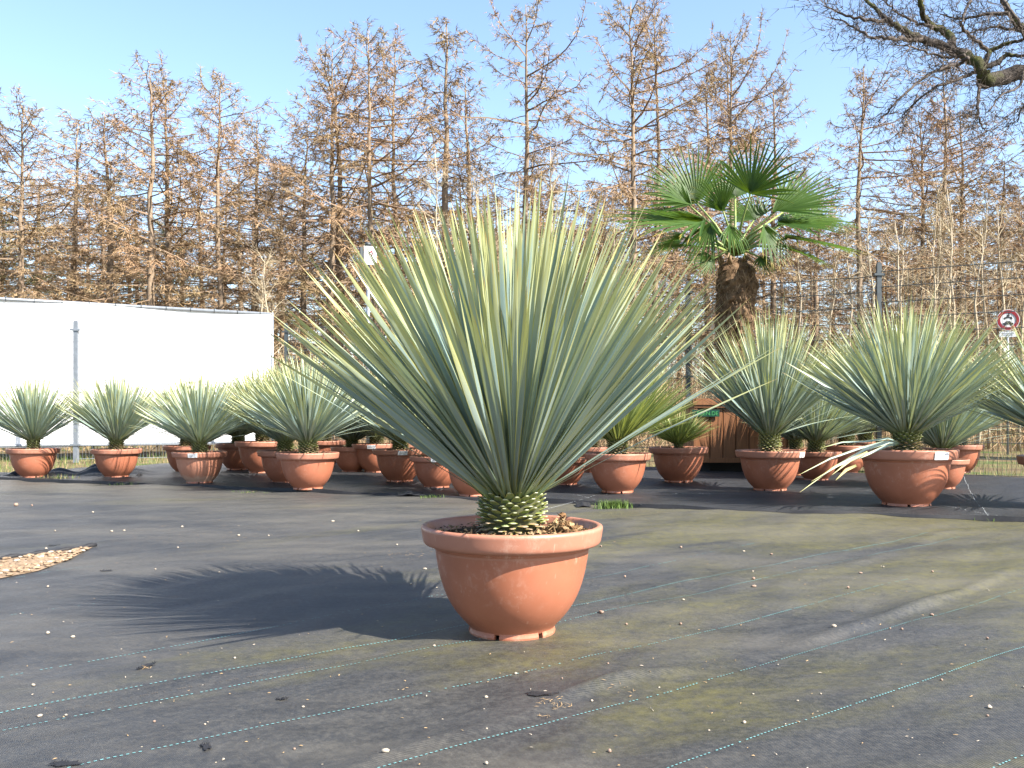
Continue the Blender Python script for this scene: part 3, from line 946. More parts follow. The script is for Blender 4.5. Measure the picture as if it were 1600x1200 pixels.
# lump of fibrous peat lying in the big pot
mb = MB()
sm = stone_mesh('tmp_peat', M['peat'], 12, 0.9)
PV = np.array([v.co for v in sm.vertices]); PF = [tuple(p.vertices) for p in sm.polygons]
for i in range(46):
    c = np.array([0.175, -0.05, 0.325]) + yr.normal(0, 1, 3) * [0.035, 0.038, 0.006]
    c[2] = 0.330 + 0.075 * math.exp(-((c[0] - .165) ** 2 + (c[1] + .06) ** 2) / 0.0013) * yr.uniform(.3, 1) + 0.02 * math.exp(-((c[0] - .22) ** 2 + (c[1] + .01) ** 2) / 0.001)
    mb.add(PV * yr.uniform(.006, .015, 3) + c + yr.normal(0, 0.0022, PV.shape), PF, int(yr.random() < .25))
for i in range(900):
    c = np.array([0.178, -0.055, 0.342]) + yr.normal(0, 1, 3) * [0.042, 0.045, 0.004]
    c[2] += 0.06 * math.exp(-((c[0] - .165) ** 2 + (c[1] + .06) ** 2) / 0.0013) * yr.random()
    if np.hypot(c[0], c[1]) > 0.27: continue
    dx = yr.normal(0, 1, 3) * [1, 1, .6]; dx /= np.linalg.norm(dx); ln = yr.uniform(0.008, 0.028)
    sd = np.cross(dx, yr.normal(0, 1, 3)); sd /= np.linalg.norm(sd); w_ = yr.uniform(.0008, .0022)
    mb.add([c - sd * w_, c + sd * w_, c + dx * ln + sd * w_ * .5, c + dx * ln - sd * w_ * .5], [(0, 1, 2, 3)], int(yr.random() < .55))
o = link('peat_lump', mb.mesh('peat_lump', [M['peat'], M['straw']], False), pot0)

# ------------------------------------------------------------------ the rows of potted yuccas behind
def small_yucca_mesh(seed, mat, Nn=520, tmax=62, Lm=0.80, extra=14):
    r2 = np.random.default_rng(seed)
    mb = MB()
    geos = [leaf_geo(5, b_, 0.2) for b_ in (-0.02, 0.03, 0.07, 0.12)]
    P = leaf_params(Nn, Lm, 0.07, R(tmax), 0.085, 0.125, 0.185, r2, 0.60)
    for j in range(extra):
        th = R(r2.uniform(tmax, tmax + 16)); az = r2.uniform(0, 6.28)
        dh = np.array([math.cos(az), math.sin(az), 0.0])
        P.append((dh * 0.08 + np.array([0, 0, 0.125]), dh * math.sin(th) + np.array([0, 0, math.cos(th)]), -dh * math.cos(th) + np.array([0, 0, math.sin(th)]), Lm * r2.uniform(.75, 1.02), th, az, 0.2))
    for (org, d, nrm, Lg, th, az, tw) in P:
        g = geos[r2.integers(4)]
        mb.add(place_leaf(g, org, d, nrm, Lg, r2.uniform(0.0070, 0.0105), tw), g[4], edge=g[1], along=g[2], rnd=r2.random())
    return mb.mesh('foliage', mat)
FOL = [small_yucca_mesh(31, M['leaf_j']), small_yucca_mesh(32, M['leaf_j'], 560, 58), small_yucca_mesh(33, M['leaf_j'], 480, 65), small_yucca_mesh(34, M['leaf_green_j'], 480, 60), small_yucca_mesh(35, M['leaf_dry_j'], 90, 50, 0.6, 4)]

def collar_mesh(seed, dryfrac):
    r2 = np.random.default_rng(seed)
    mb = MB()
    mb.lathe([(0.0, 0.175), (0.07, 0.165), (0.085, 0.135), (0.085, 0.04), (0.08, -0.03)], 16, 2)
    for i in range(140):
        q = i / 140; az = i * ga
        z_ = 0.004 + 0.132 * q
        el = np.interp(q, [0, .2, .4, 1], [-.5, 0, .3, .8]) + r2.normal(0, .1)
        dh = np.array([math.cos(az), math.sin(az), 0])
        d = dh * math.cos(el) + np.array([0, 0, math.sin(el)])
        y_ = np.array([0, 0, 1.0]) - d * d[2]; y_ /= np.linalg.norm(y_); x_ = np.cross(y_, d)
        w_, ln = 0.015, r2.uniform(.03, .042)
        P = dh * 0.078 + np.array([0, 0, z_]) + STUB[0][:, 0:1] * w_ * x_ + STUB[0][:, 1:2] * w_ * .9 * y_ + STUB[0][:, 2:3] * ln * d
        mb.add(P, STUB[3], int(q < dryfrac), edge=STUB[1], along=STUB[2])
    return mb.mesh('leaf_base_collar', [M['stub'], M['stub_dry'], M['stem']], False)
COLLAR = [collar_mesh(41, 0.25), collar_mesh(42, 0.45)]

# column in the photo, row where the foot meets the ground, rim width, plant spread, plant height, foliage kind, what sets pot and plant apart
ROWS = [
    (52, 749, 77, 0.88, 0.95, 0, 'pot', 'terracotta pot at the row end before the white banner, beside a dry straw tuft', 'narrow yucca at the end of the row, in front of the white banner'),
    (182, 749, 75, 1.02, 1.0, 1, 'pot', 'terracotta pot beside the galvanised fence post, next to crumpled black fabric', 'slim yucca beside the galvanised fence post'),
    (312, 759, 83, 0.98, 0.95, 2, 'pot', 'faded terracotta pot with whitish bottom and white label on its rim', 'yucca in the faded pot with the whitish bottom'),
    (481, 769, 97, 1.0, 0.98, 1, 'pot', 'clean orange terracotta pot standing by itself in front of its row, unlabelled', 'dense round yucca in the clean orange pot in front of the banner edge'),
    (738, 779, 88, 0.84, 0.83, 0, 'pot', 'terracotta pot mostly hidden behind leaves of the huge yucca', 'yucca mostly hidden behind the huge yucca'),
    (965, 774, 104, 1.02, 1.0, 3, 'pot', 'smooth terracotta pot under a greenish yucca, beside the shaded pot', 'yellowish green yucca leaning over the wooden planter'),
    (1203, 771, 106, 1.0, 1.27, 1, 'pot', 'terracotta pot in front of the wooden planter with leaf shadows', 'tall upright yucca in front of the palm planter'),
    (1416, 797, 150, 0.98, 0.94, 1, 'pot', 'broad terracotta pot with white label on its rim, beside a bent dry leaf', 'wide yucca with bent dry leaves in the broad labelled pot'),
    (1668, 800, 140, 1.0, 0.95, 2, 'pot', 'terracotta pot at the right end of the row past the broad labelled one', 'dark yucca at the end of the row past the broad labelled pot'),
    (292, 742, 72, 1.02, 0.94, 0, 'pot', 'terracotta pot half hidden behind the faded whitish pot', 'shaded yucca behind the faded whitish pot'),
    (372, 736, 70, 1.02, 0.94, 2, 'pot', 'shaded terracotta pot with small label, behind the faded whitish pot', 'short yucca in shade behind the faded whitish pot'),
    (410, 743, 84, 0.96, 0.88, 0, 'pot', 'shaded terracotta pot with striped leaf shadow, between faded and clean orange pots', 'short yucca between the faded and clean orange pots'),
    (446, 757, 86, 1.02, 0.94, 1, 'pot', 'terracotta pot tucked directly behind the clean orange pot', 'yucca tucked directly behind the clean orange pot'),
    (508, 729, 66, 1.02, 0.88, 0, 'pot', 'small dark terracotta pot far behind the clean orange pot', 'dark yucca far behind the clean orange pot'),
    (550, 739, 66, 1.02, 0.94, 2, 'pot', 'dark terracotta pot without label in the shaded group left of the huge yucca', 'dark yucca in the unlabelled pot of the shaded group'),
    (588, 740, 76, 1.02, 0.88, 1, 'pot', 'dark shaded terracotta pot with a tilted label, rearmost labelled in its group', 'shaded yucca in the rearmost labelled pot'),
    (625, 756, 86, 1.02, 0.94, 0, 'pot', 'terracotta pot with label and slanting light streaks, second in its shaded row', 'yucca in the pot with slanting light streaks'),
    (682, 766, 84, 0.90, 0.83, 2, 'pot', 'terracotta pot with label, frontmost labelled in the shaded row', 'low yucca in the frontmost labelled pot of the shaded row'),
    (885, 762, 70, 1.0, 0.75, 4, 'pot', 'terracotta pot with curved leaf shadows and a withered plant', 'withered yellow yucca with few leaves'),
    (1060, 758, 92, 0.55, 0.42, 3, 'pot', 'dark shaded terracotta pot beside the wooden planter', 'low yucca in deep shade beside the wooden planter'),
    (1275, 753, 76, 1.12, 1.19, 2, 'pot', 'terracotta pot directly behind the tall upright yucca', 'dark yucca directly behind the tall upright one'),
    (1322, 741, 74, 1.12, 1.25, 1, 'pot', 'shaded terracotta pot with striped shadow behind the bent dry leaves', 'shaded yucca behind the bent dry leaves'),
    (1352, 731, 66, 1.12, 1.25, 0, 'pot', 'rearmost terracotta pot with small label behind the bent dry leaves', 'rearmost yucca behind the bent dry leaves'),
    (1472, 766, 78, 1.19, 1.25, 0, 'pot', 'terracotta pot half hidden behind the broad labelled pot', 'dark yucca half hidden behind the broad labelled pot'),
    (1497, 742, 74, 1.19, 1.32, 2, 'pot', 'rear terracotta pot beside the green grass strip, behind the broad labelled pot', 'rear dark yucca beside the green grass strip'),
    (640, 733, 66, 1.02, 0.94, 1, 'pot', 'rear terracotta pot hidden in the shade behind the labelled group', 'rear yucca behind the labelled shaded group'),
    (1243, 746, 70, 1.0, 1.05, 0, 'pot', 'dark terracotta pot close beside the wooden planter, behind the tall yucca', 'dark yucca close beside the wooden planter, behind the tall one'),
    (925, 741, 68, 0.96, 0.88, 2, 'pot', 'terracotta pot deep in shade behind the withered plant', 'shaded yucca behind the withered plant'),
    (800, 757, 84, 1.02, 0.88, 0, 'pot', 'added terracotta pot of the shade-casting yucca behind the huge yucca stem', 'added yucca behind the huge yucca stem, casting shade on the rows'),  # hidden pot and yucca, added to shade the rows behind
]
LABELS = {2: 0.08, 7: 0.30, 10: 0.55, 15: -0.05, 16: 0.22, 17: 0.05, 6: 0.85, 22: 0.6}    # azimuth of the price label, from straight towards the viewer to the right
mbl = MB()
aa = np.linspace(-0.17, 0.17, 7)
Rr = np.array([(0.3040, 0.306), (0.3090, 0.330), (0.3118, 0.352)])
V = [[r_ * math.sin(a), -r_ * math.cos(a), z_] for r_, z_ in Rr for a in aa]
mbl.add(V, [(i * 7 + j, i * 7 + j + 1, (i + 1) * 7 + j + 1, (i + 1) * 7 + j) for i in range(2) for j in range(6)])
for zz_, a0, a1 in [(0.343, -0.13, 0.0), (0.334, -0.13, 0.08), (0.326, -0.13, 0.05), (0.318, -0.13, 0.10)]:
    ak = np.linspace(a0, a1, 5)
    V = [[np.interp(z, Rr[:, 1], Rr[:, 0] + 0.0012) * math.sin(a), -np.interp(z, Rr[:, 1], Rr[:, 0] + 0.0012) * math.cos(a), z] for z in (zz_ - .0016, zz_ + .0016) for a in ak]
    mbl.add(V, [(j, j + 1, j + 6, j + 5) for j in range(4)], 1)
V = [[np.interp(z, Rr[:, 1], Rr[:, 0] + 0.0012) * math.sin(a), -np.interp(z, Rr[:, 1], Rr[:, 0] + 0.0012) * math.cos(a), z] for z in (.334, .348) for a in (.06, .13)]
mbl.add(V, [(0, 1, 3, 2)], 1)
me_label = mbl.mesh('price_label', [M['white'], M['grey_print']])

rows_out = []
for i, (px_, py_, wpx, sxy, sz, kind, _, lab_pot, lab_pl) in enumerate(ROWS):
    d0 = FPX * HC / (py_ - HY)
    s = 1.0
    for _ in range(3):
        d = d0 + 0.15 * s
        s = wpx * d / FPX / 0.617
    x = (px_ - CX) / FPX * d
    z = float(hback(np.array(x), np.array(d))) - 0.004
    rz = (i * 2.399) % 6.28
    p = make_pot((x, d, z), s, 0, lab_pot, 'terracotta pots in the rows behind', chalk=(i == 2), var=i)
    for ch in p.children:
        if ch.name.startswith(('foot', 'bark', 'soil')): ch.rotation_euler = (0, 0, rz)
        if ch.name.startswith(('bark', 'soil')): ch.location = (0, 0, 0.020)
    if i in LABELS:
        link('price_label', me_label, p, rot=(0, 0, LABELS[i] + math.atan2(-x, d) * 0))
    y = thing('yucca_plant', lab_pl, 'yucca', (x, d, z + (SOIL + 0.02) * s), rz, 'potted yuccas in the rows behind')
    y.scale = (s * sxy, s * sxy, s * sz)
    f = link('foliage', FOL[kind], y); f['kind'] = 'stuff'
    c = link('leaf_base_collar', COLLAR[i % 2], y, scale=(0.95, 0.95, 1.0)); c['kind'] = 'stuff'
    rows_out.append((p, y, x, d, z, s))

# bent, drying leaves hanging from the wide yucca in the broad pot
_, yH, xH, dH, zH, sH = rows_out[7]
mb = MB()
r2 = np.random.default_rng(77)
def hanging(pts, hw, mat):
    P = np.array(pts, float); k = len(P)
    T = np.gradient(P, axis=0); T /= np.linalg.norm(T, axis=1)[:, None]
    s_ = np.cross(T, [0.2, -0.9, 0.35]); s_ /= np.linalg.norm(s_, axis=1)[:, None]
    w_ = hw * np.interp(np.linspace(0, 1, k), [0, .3, .8, 1], [.7, 1, .6, .05])[:, None]
    V = np.concatenate([P - s_ * w_, P, P + s_ * w_]); V[k:2 * k] += [0, .003, -.002]
    mb.add(V, [f for i in range(k - 1) for f in ((i, i + 1, k + i + 1, k + i), (k + i, k + i + 1, 2 * k + i + 1, 2 * k + i))], mat, edge=np.concatenate([np.ones(k), np.zeros(k), np.ones(k)]), along=np.tile(np.linspace(0, .97, k), 3), rnd=r2.random())
cH = Vector((xH, dH, zH + SOIL * sH + 0.12))
bpy.context.view_layer.update()
for (pa, pb, hw, mt) in [((1352, 702), (1250, 769), 0.012, 0), ((1350, 712), (1268, 752), 0.011, 0), ((1345, 700), (1248, 742), 0.010, 0), ((1338, 727), (1306, 750), 0.014, 1), ((1350, 690), (1282, 700), .009, 0), ((1356, 706), (1300, 742), .012, 1)]:
    A_, B_ = at(*pa, dH - 0.22 * sH), at(*pb, dH - 0.42 * sH)
    mid = (A_ + B_) / 2 + Vector((0, 0, 0.02))
    loc = Vector((xH, dH, zH + SOIL * sH))
    mb = MB()
    hanging([cH - Vector((0.07, 0.05, 0.03)), A_ * .5 + cH * .5 + Vector((0, -.05, 0.02)), A_, mid, B_] if mt == 0 else [A_, mid, B_], hw, mt)
    o = link('bent_leaf', mb.mesh('bent_leaf', [M['leaf_j'], M['leaf_dry_j']]))
    o.parent = yH
    o.matrix_parent_inverse = yH.matrix_world.inverted()
    o['label'] = 'broken drying leaf hanging over the rim'

# ------------------------------------------------------------------ the palm in its wooden planter
PD = 11.9
palm_base = at(1146, 628, PD)
ZB_TOP = HC + (HY - 631) / FPX * (PD - 0.55)
ZB_BOT = HC + (HY - 722) / FPX * (PD - 0.55)
bw = 1.20
planter = thing('wooden_planter', 'orange-brown plank planter box with green sign, holding the palm', 'planter', (palm_base.x, PD, 0.02), R(-3))
zb0, zb1 = ZB_BOT - 0.02, ZB_TOP - 0.02
hb = bw / 2
npl = 7
for side in range(4):
    rot = Matrix.Rotation(side * math.pi / 2, 4, 'Z')
    for j in range(npl):
        wpl = (bw - 0.06) / npl
        mb = MB()
        c = rot @ Vector((-hb + 0.03 + (j + 0.5) * wpl, -hb + 0.02 + 0.002 * ((j * 7) % 3), (zb0 + zb1) / 2))
        e = 0.006; hx, hz, ty = wpl / 2 - 0.004, (zb1 - zb0) / 2, 0.011
        prof = [(-hx, ty), (-hx, -ty + e), (-hx + e, -ty), (hx - e, -ty), (hx, -ty + e), (hx, ty)]
        V = [[x, y, z] for z in (-hz, hz) for x, y in prof]
        F = [(k, (k + 1) % 6, (k + 1) % 6 + 6, k + 6) for k in range(6)] + [tuple(reversed(range(6))), tuple(range(6, 12))]
        mb.add(np.array([(rot.to_3x3() @ Vector(v)) for v in V]) + np.array(c), F)
        link('plank', mb.mesh('plank', M['wood'], False), planter)
for side in range(4):
    rot = Matrix.Rotation(side * math.pi / 2, 4, 'Z')
    mb = MB(); mb.box(rot @ Vector((0, -hb + 0.0, zb1 + 0.012)), (bw + 0.05, 0.075, 0.05), rot=rot); mb.box(rot @ Vector((0, -hb - 0.008, zb1 - 0.030)), (bw + 0.015, 0.03, 0.034), rot=rot)
    mb.box(rot @ Vector((0, -hb + 0.02, zb1 + 0.052)), (bw - 0.02, 0.07, 0.03), rot=rot)
    link('top_moulding', mb.mesh('top_moulding', M['wood'], False), planter)
    mb = MB(); mb.box(rot @ Vector((0, -hb + 0.005, zb0 + 0.025)), (bw + 0.01, 0.04, 0.06), rot=rot)
    link('bottom_rail', mb.mesh('bottom_rail', M['wood'], False), planter)
for sx_ in (-1, 1):
    for sy_ in (-1, 1):
        mb = MB(); mb.box((sx_ * (hb - 0.012), sy_ * (hb - 0.012), (zb0 + zb1) / 2), (0.05, 0.05, zb1 - zb0 - 0.01))
        link('corner_post', mb.mesh('corner_post', M['wood'], False), planter)
        mb = MB(); mb.box((sx_ * (hb - 0.14), sy_ * (hb - 0.14), zb0 / 2), (0.12, 0.12, zb0 + 0.01))
        link('foot', mb.mesh('foot', M['black'], False), planter)
mb = MB(); mb.box((0, 0, zb0 / 2), (bw - 0.42, bw - 0.42, zb0 + 0.01)); link('gap_shade_block', mb.mesh('gap_shade_block', M['black'], False), planter)  # black block standing in for the shade beneath the planter
mb = MB(); mb.box((0, 0, zb0 + 0.03), (bw - 0.05, bw - 0.05, 0.03)); link('floor_board', mb.mesh('floor_board', M['black'], False), planter)
mb = MB(); mb.box((0, 0, zb1 - 0.05), (bw - 0.06, bw - 0.06, 0.06)); link('soil', mb.mesh('soil', M['soil'], False), planter)
# green sign
sgx0, sgx1 = at(1086, 0, PD - hb).x - palm_base.x, at(1128, 0, PD - hb).x - palm_base.x
sgz0, sgz1 = HC + (HY - 651) / FPX * (PD - hb) - 0.02, HC + (HY - 640) / FPX * (PD - hb) - 0.02
mb = MB(); mb.box(((sgx0 + sgx1) / 2, -hb - 0.022, (sgz0 + sgz1) / 2), (sgx1 - sgx0, 0.012, sgz1 - sgz0))
sg = link('sign', mb.mesh('sign', M['sign_green'], False), planter)
def text_mesh(body, size, mat, depth=0.001):
    cu = bpy.data.curves.new('tmp_text', 'FONT'); cu.body = body; cu.size = size; cu.extrude = depth; cu.align_x = 'RIGHT'; cu.align_y = 'CENTER'
    ob = bpy.data.objects.new('tmp_text', cu); COL.objects.link(ob)
    bpy.context.view_layer.update()
    me = bpy.data.meshes.new_from_object(ob.evaluated_get(bpy.context.evaluated_depsgraph_get()))
    bpy.data.objects.remove(ob); bpy.data.curves.remove(cu)
    me.name = 'lettering'; me.materials.clear(); me.materials.append(mat)
    return me
link('lettering', text_mesh('REEN.DE', 0.07, M['sign_text']), sg, loc=(sgx1 - 0.015, -hb - 0.0305, (sgz0 + sgz1) / 2 - 0.006), rot=(R(90), 0, 0))

palm = thing('fan_palm', 'fan palm with shaggy brown trunk rising from the wooden planter', 'palm tree', (palm_base.x, PD, 0.02 + zb1 - 0.02))
pz0 = 0.02 + zb1 - 0.02
TOPZ = at(1150, 408, PD).z - pz0
r2 = np.random.default_rng(5)
mb = MB()
kz = np.linspace(0, TOPZ, 40)
na = 28
V = []
for i, z in enumerate(kz):
    rbase = np.interp(z / TOPZ, [0, .15, .5, .85, .95, 1], [0.17, 0.20, 0.235, 0.26, 0.22, 0.12])
    for j in range(na):
        a = 2 * math.pi * j / na
        rr_ = rbase * (1 + 0.10 * math.sin(3 * a + z * 5) + 0.07 * r2.normal())
        V.append([rr_ * math.cos(a) + 0.03 * math.sin(z * 1.2), rr_ * math.sin(a), z])
F = [(i * na + j, i * na + (j + 1) % na, (i + 1) * na + (j + 1) % na, (i + 1) * na + j) for i in range(39) for j in range(na)]
F.append(tuple(range(39 * na, 40 * na)))
mb.add(V, F)
for i in range(2600):                                # hanging fibres and old sheaths
    z = r2.uniform(0.02, TOPZ * 1.0); a = r2.uniform(0, 2 * math.pi)
    rb = np.interp(z / TOPZ, [0, .15, .5, .85, .95, 1], [0.17, 0.20, 0.235, 0.26, 0.22, 0.12])
    c = np.array([rb * math.cos(a) + 0.03 * math.sin(z * 1.2), rb * math.sin(a), z])
    out = np.array([math.cos(a), math.sin(a), 0])
    ta = np.array([-math.sin(a), math.cos(a), 0])
    d = out * r2.uniform(.2, .9) + ta * r2.normal(0, .5) + np.array([0, 0, r2.choice([-1, 1], p=[.6, .4]) * r2.uniform(.3, 1)])
    d /= np.linalg.norm(d); ln = r2.uniform(.05, .17); w_ = r2.uniform(.002, .007)
    mb.add([c - ta * w_, c + ta * w_, c + d * ln], [(0, 1, 2)], int(r2.random() < .3))
link('trunk', mb.mesh('trunk', [M['fibre'], M['fibre_pale']], False), palm)
mb = MB()
for a, ln in [(0.3, .35), (1.5, .3), (2.8, .4), (4.2, .35), (5.3, .4), (3.5, .3), (0.9, .3)]:
    c = np.array([0.15 * math.cos(a), 0.15 * math.sin(a), TOPZ - 0.06])
    mb.tube([c, c * [1.4, 1.4, 1] + [0, 0, .12], c * [2.0, 2.0, 1] + [0, 0, .16 - ln * .3]], [0.035, 0.025, 0.008], 5)
link('old_sheath', mb.mesh('old_sheath', M['fibre_pale']), palm)

def frond(hub, axis, face, rad, spread, nseg, droop, seed):
    """fan blade: hub point, middle direction, face normal, segment length"""
    r2 = np.random.default_rng(seed)
    ax = np.array(axis, float); ax /= np.linalg.norm(ax)
    fn = np.array(face, float); fn -= ax * (fn @ ax); fn /= np.linalg.norm(fn)
    sd = np.cross(ax, fn)
    mb = MB()
    for i in range(nseg):
        q = (i + 0.5) / nseg * 2 - 1
        a = q * spread / 2
        d = ax * math.cos(a) + sd * math.sin(a)
        tn = -ax * math.sin(a) + sd * math.cos(a)
        ln = rad * (1 - 0.28 * abs(q) ** 2.2) * r2.uniform(0.93, 1.05)
        dr = droop * r2.uniform(0.4, 1.5) + (0.5 if r2.random() < 0.12 else 0)
        wob_ = r2.normal(0, .07)
        hwm = spread / nseg * rad * 0.42 * 0.62
        ts = [0, .18, .42, .62, .8, .93, 1.0]
        P = []; cur = np.array(hub, float) + fn * 0.04 * abs(q) ** 2
        for k in range(len(ts)):
            if k:
                tt = (ts[k] + ts[k - 1]) / 2
                sag = dr * max(0, tt - .45) ** 1.6 * 2.2
                dd = d + np.array([0, 0, -1]) * sag + tn * wob_ * tt
                dd /= np.linalg.norm(dd)
                cur = cur + dd * ln * (ts[k] - ts[k - 1])
            P.append(cur.copy())
        P = np.array(P); k = len(ts)
        w_ = hwm * np.interp(ts, [0, .2, .55, .8, 1], [.10, .78, .72, .42, .04])
        fold = fn * 0.42
        V = np.concatenate([P - tn * w_[:, None] + fold * w_[:, None], P, P + tn * w_[:, None] + fold * w_[:, None]])
        F = [f for j in range(k - 1) for f in ((j, j + 1, k + j + 1, k + j), (k + j, k + j + 1, 2 * k + j + 1, 2 * k + j))]
        mb.add(V, F, along=np.tile(ts, 3), rnd=r2.random())
    return mb.mesh('frond', M['palm'], False)

APEX = at(1148, 398, PD) - palm_base
APEX = np.array([APEX.x, 0.0, at(1148, 398, PD).z - pz0])
k_ = PD / FPX
def pp(x, y, dy):                                     # point of the palm: photo column and row, and how far behind the trunk
    v = at(x, y, PD + dy)
    return np.array([v.x - palm_base.x, dy, v.z - pz0])
FR = [  # hub, tip, face normal, spread deg, droop
    ((1172, 303), (1208, 216), -0.55, (-0.35, -1, 0.35), 165, .12),
    ((1208, 332), (1316, 280), -0.25, (0.0, -1, 0.9), 95, .2),
    ((1088, 318), (1040, 238), 0.15, (-0.2, -1, 0.3), 150, .25),
    ((1078, 322), (1020, 265), -0.35, (0.3, -1, 0.7), 90, .2),
    ((1100, 348), (948, 340), -0.3, (0.0, -0.45, 1), 150, .35),
    ((1215, 352), (1338, 342), -0.35, (0.1, -0.45, 1), 150, .5),
    ((1225, 372), (1345, 388), 0.05, (0.2, -0.3, 1), 140, .5),
    ((1112, 350), (1085, 415), -0.65, (-.3, -.6, .8), 95, 1.3),
    ((1192, 352), (1225, 418), -0.6, (.3, -.6, .8), 95, 1.3),
    ((1115, 405), (1078, 418), -0.25, (-.2, -1, .4), 120, .3),
    ((1188, 402), (1198, 420), -0.3, (.2, -1, .4), 120, .3),
    ((1070, 370), (1000, 400), 0.35, (-.3, -.5, 1), 140, .6),
    ((1150, 310), (1120, 250), 0.45, (0, -1, .3), 170, .2),
    ((1225, 330), (1290, 300), 0.5, (.2, -1, .5), 150, .3),
    ((1060, 345), (985, 330), 0.2, (-.5, -.6, 1), 110, .5),
    ((1240, 345), (1325, 330), 0.3, (.4, -.6, 1), 110, .7),
    ((1215, 385), (1300, 410), -0.3, (.3, -.4, 1), 90, .8),
    ((1085, 385), (1015, 385), -0.25, (-.3, -.4, 1), 90, .8),
    ((1130, 330), (1105, 270), -0.3, (-.5, -1, .5), 100, .3),
    ((1180, 345), (1150, 300), 0.7, (0, -1, .4), 160, .3),
    ((1140, 352), (1150, 395), -0.8, (.2, -.7, .7), 70, 1.3),
]
for i, (h, t_, dy, fn, sp, dr) in enumerate(FR):
    H_ = pp(*h, dy); T_ = pp(*t_, dy * 1.35)
    ln = np.linalg.norm(T_ - H_)
    rad = max(ln, 0.30) * (1.08 if ln > .5 else 1.15)
    f = link('frond', frond(H_, T_ - H_, fn, rad, R(sp), max(10, int(sp / 5.6)), dr, 300 + i), palm)
    pm = MB()
    mid = (APEX + H_) / 2 + np.array([0, 0, 0.06])
    pm.tube([APEX + (H_ - APEX) * .02, mid, H_ + (T_ - H_) * .04], [0.026, 0.016, 0.011], 6)
    link('petiole', pm.mesh('petiole', M['petiole']), f)

# ------------------------------------------------------------------ fences
def fence_run(name, label, pts, tops, post_mat, wire_mat, post_w=0.06, step_h=0.20, base_z=-0.05, wire_top=0.10, drop_last=0):
    root = thing(name, label, 'fence', (pts[0][0], pts[0][1], base_z))
    org = np.array([pts[0][0], pts[0][1], base_z])
    for (x, y), zt in list(zip(pts, tops))[:len(pts) - drop_last]:
        mb = MB()
        h = zt - base_z
        mb.box(np.array([x, y, base_z + h / 2]) - org, (post_w, post_w * .7, h))
        mb.box(np.array([x, y, zt + 0.008]) - org, (post_w * 0.8, post_w * .5, 0.02))
        po = link('post', mb.mesh('post', post_mat, False), root)
        for zc in (zt - 0.14, (zt + base_z) / 2, base_z + 0.3):
            cb = MB(); cb.box(np.array([x, y - 0.01, zc]) - org, (post_w * 2.3, post_w * .9, 0.03))
            link('clamp', cb.mesh('clamp', post_mat, False), po)
    for i in range(len(pts) - 1):
        a, b_ = np.array(pts[i], float), np.array(pts[i + 1], float)
        ln = np.linalg.norm(b_ - a); u = (b_ - a) / ln
        zt = min(tops[i], tops[i + 1]) - wire_top
        mb = MB()
        hz = np.arange(zt, base_z + 0.04, -step_h)
        for z in hz:
            for off in (-0.006, 0.006):
                nrm = np.array([-u[1], u[0]]) * off
                mb.tube([np.array([*(a + u * .03 + nrm), z]) - org, np.array([*(b_ - u * .03 + nrm), z]) - org], 0.0042, 4, caps=False)
        for s_ in np.arange(0.05, ln - 0.03, 0.05):
            p = a + u * s_
            mb.tube([np.array([*p, base_z + 0.04]) - org, np.array([*p, zt + 0.02]) - org], 0.0024, 3, caps=False)
        link('mesh_panel', mb.mesh('mesh_panel', wire_mat), root)
    return root
Cc = (-4.16, 16.5)
Rp = (4.75, 11.6)
def lerp(a, b_, t): return (a[0] + (b_[0] - a[0]) * t, a[1] + (b_[1] - a[1]) * t)
pr = [lerp(Cc, Rp, t) for t in (0, .25, .5, .75, 1.0, 1.26, 1.52)]
tr_ = [2.42, 2.50, 2.57, 2.64, 2.70, 2.78, 2.82]
fence_run('mesh_fence', 'dark grey wire mesh fence running behind the palm and potted yuccas', pr, tr_, M['dark_metal'], M['dark_metal'])
P1 = (-7.3, 15.0)
pl = [(-12.2, 14.2), (-9.75, 14.6), P1, (-4.45, 16.35)]
fence_run('mesh_fence', 'galvanised wire mesh fence with a tall post in front of the white banner', pl, [2.28, 2.29, 2.31, 2.36], M['galv'], M['galv'], 0.075, 0.22, drop_last=1)

# white tarpaulin on a tube frame
ba, bb = np.array([-13.5, 13.3]), np.array([-4.87, 18.2])
def bpt(t, z): p = ba + (bb - ba) * t; return np.array([p[0], p[1], z])
btop, bbot = 2.80, 0.20
banner = thing('banner_fence', 'tall white tarpaulin stretched on a grey tube frame', 'banner', (ba[0], ba[1], -0.05))
borg = np.array([ba[0], ba[1], -0.05])
nu, nv = 120, 24
U, Vv = np.meshgrid(np.linspace(0.003, 0.997, nu), np.linspace(bbot + .03, btop - 0.02, nv))
nrm = np.array([(bb - ba)[1], -(bb - ba)[0]]); nrm /= np.linalg.norm(nrm)
rip = 0.020 * np.sin(U * 60 + 2 * np.sin(Vv * 2)) * np.sin((Vv - bbot) / (btop - bbot) * np.pi) + 0.03 * np.sin(U * 17 + Vv)
BXX = ba[0] + (bb - ba)[0] * U + nrm[0] * rip - borg[0]
BYY = ba[1] + (bb - ba)[1] * U + nrm[1] * rip - borg[1]
link('tarpaulin', grid_mesh('tarpaulin', BXX, BYY, Vv - borg[2], M['white_tarp']), banner)
for z, nm in ((btop, 'top_rail'), (bbot, 'bottom_rail')):
    mb = MB(); mb.tube([bpt(0, z) - borg, bpt(1, z) - borg], 0.030, 8); link(nm, mb.mesh(nm, M['galv']), banner)
for t in (0, 0.333, 0.667, 1.0):
    mb = MB(); p = bpt(t, 0); q = np.array([*(-nrm * 0.06 if t not in (0, 1.0) else nrm * 0), 0])
    mb.tube([p - borg - q * -1 + [0, 0, -.05], p - borg + q + [0, 0, btop + 0.03]], 0.030, 8)
    link('upright', mb.mesh('upright', M['galv']), banner)
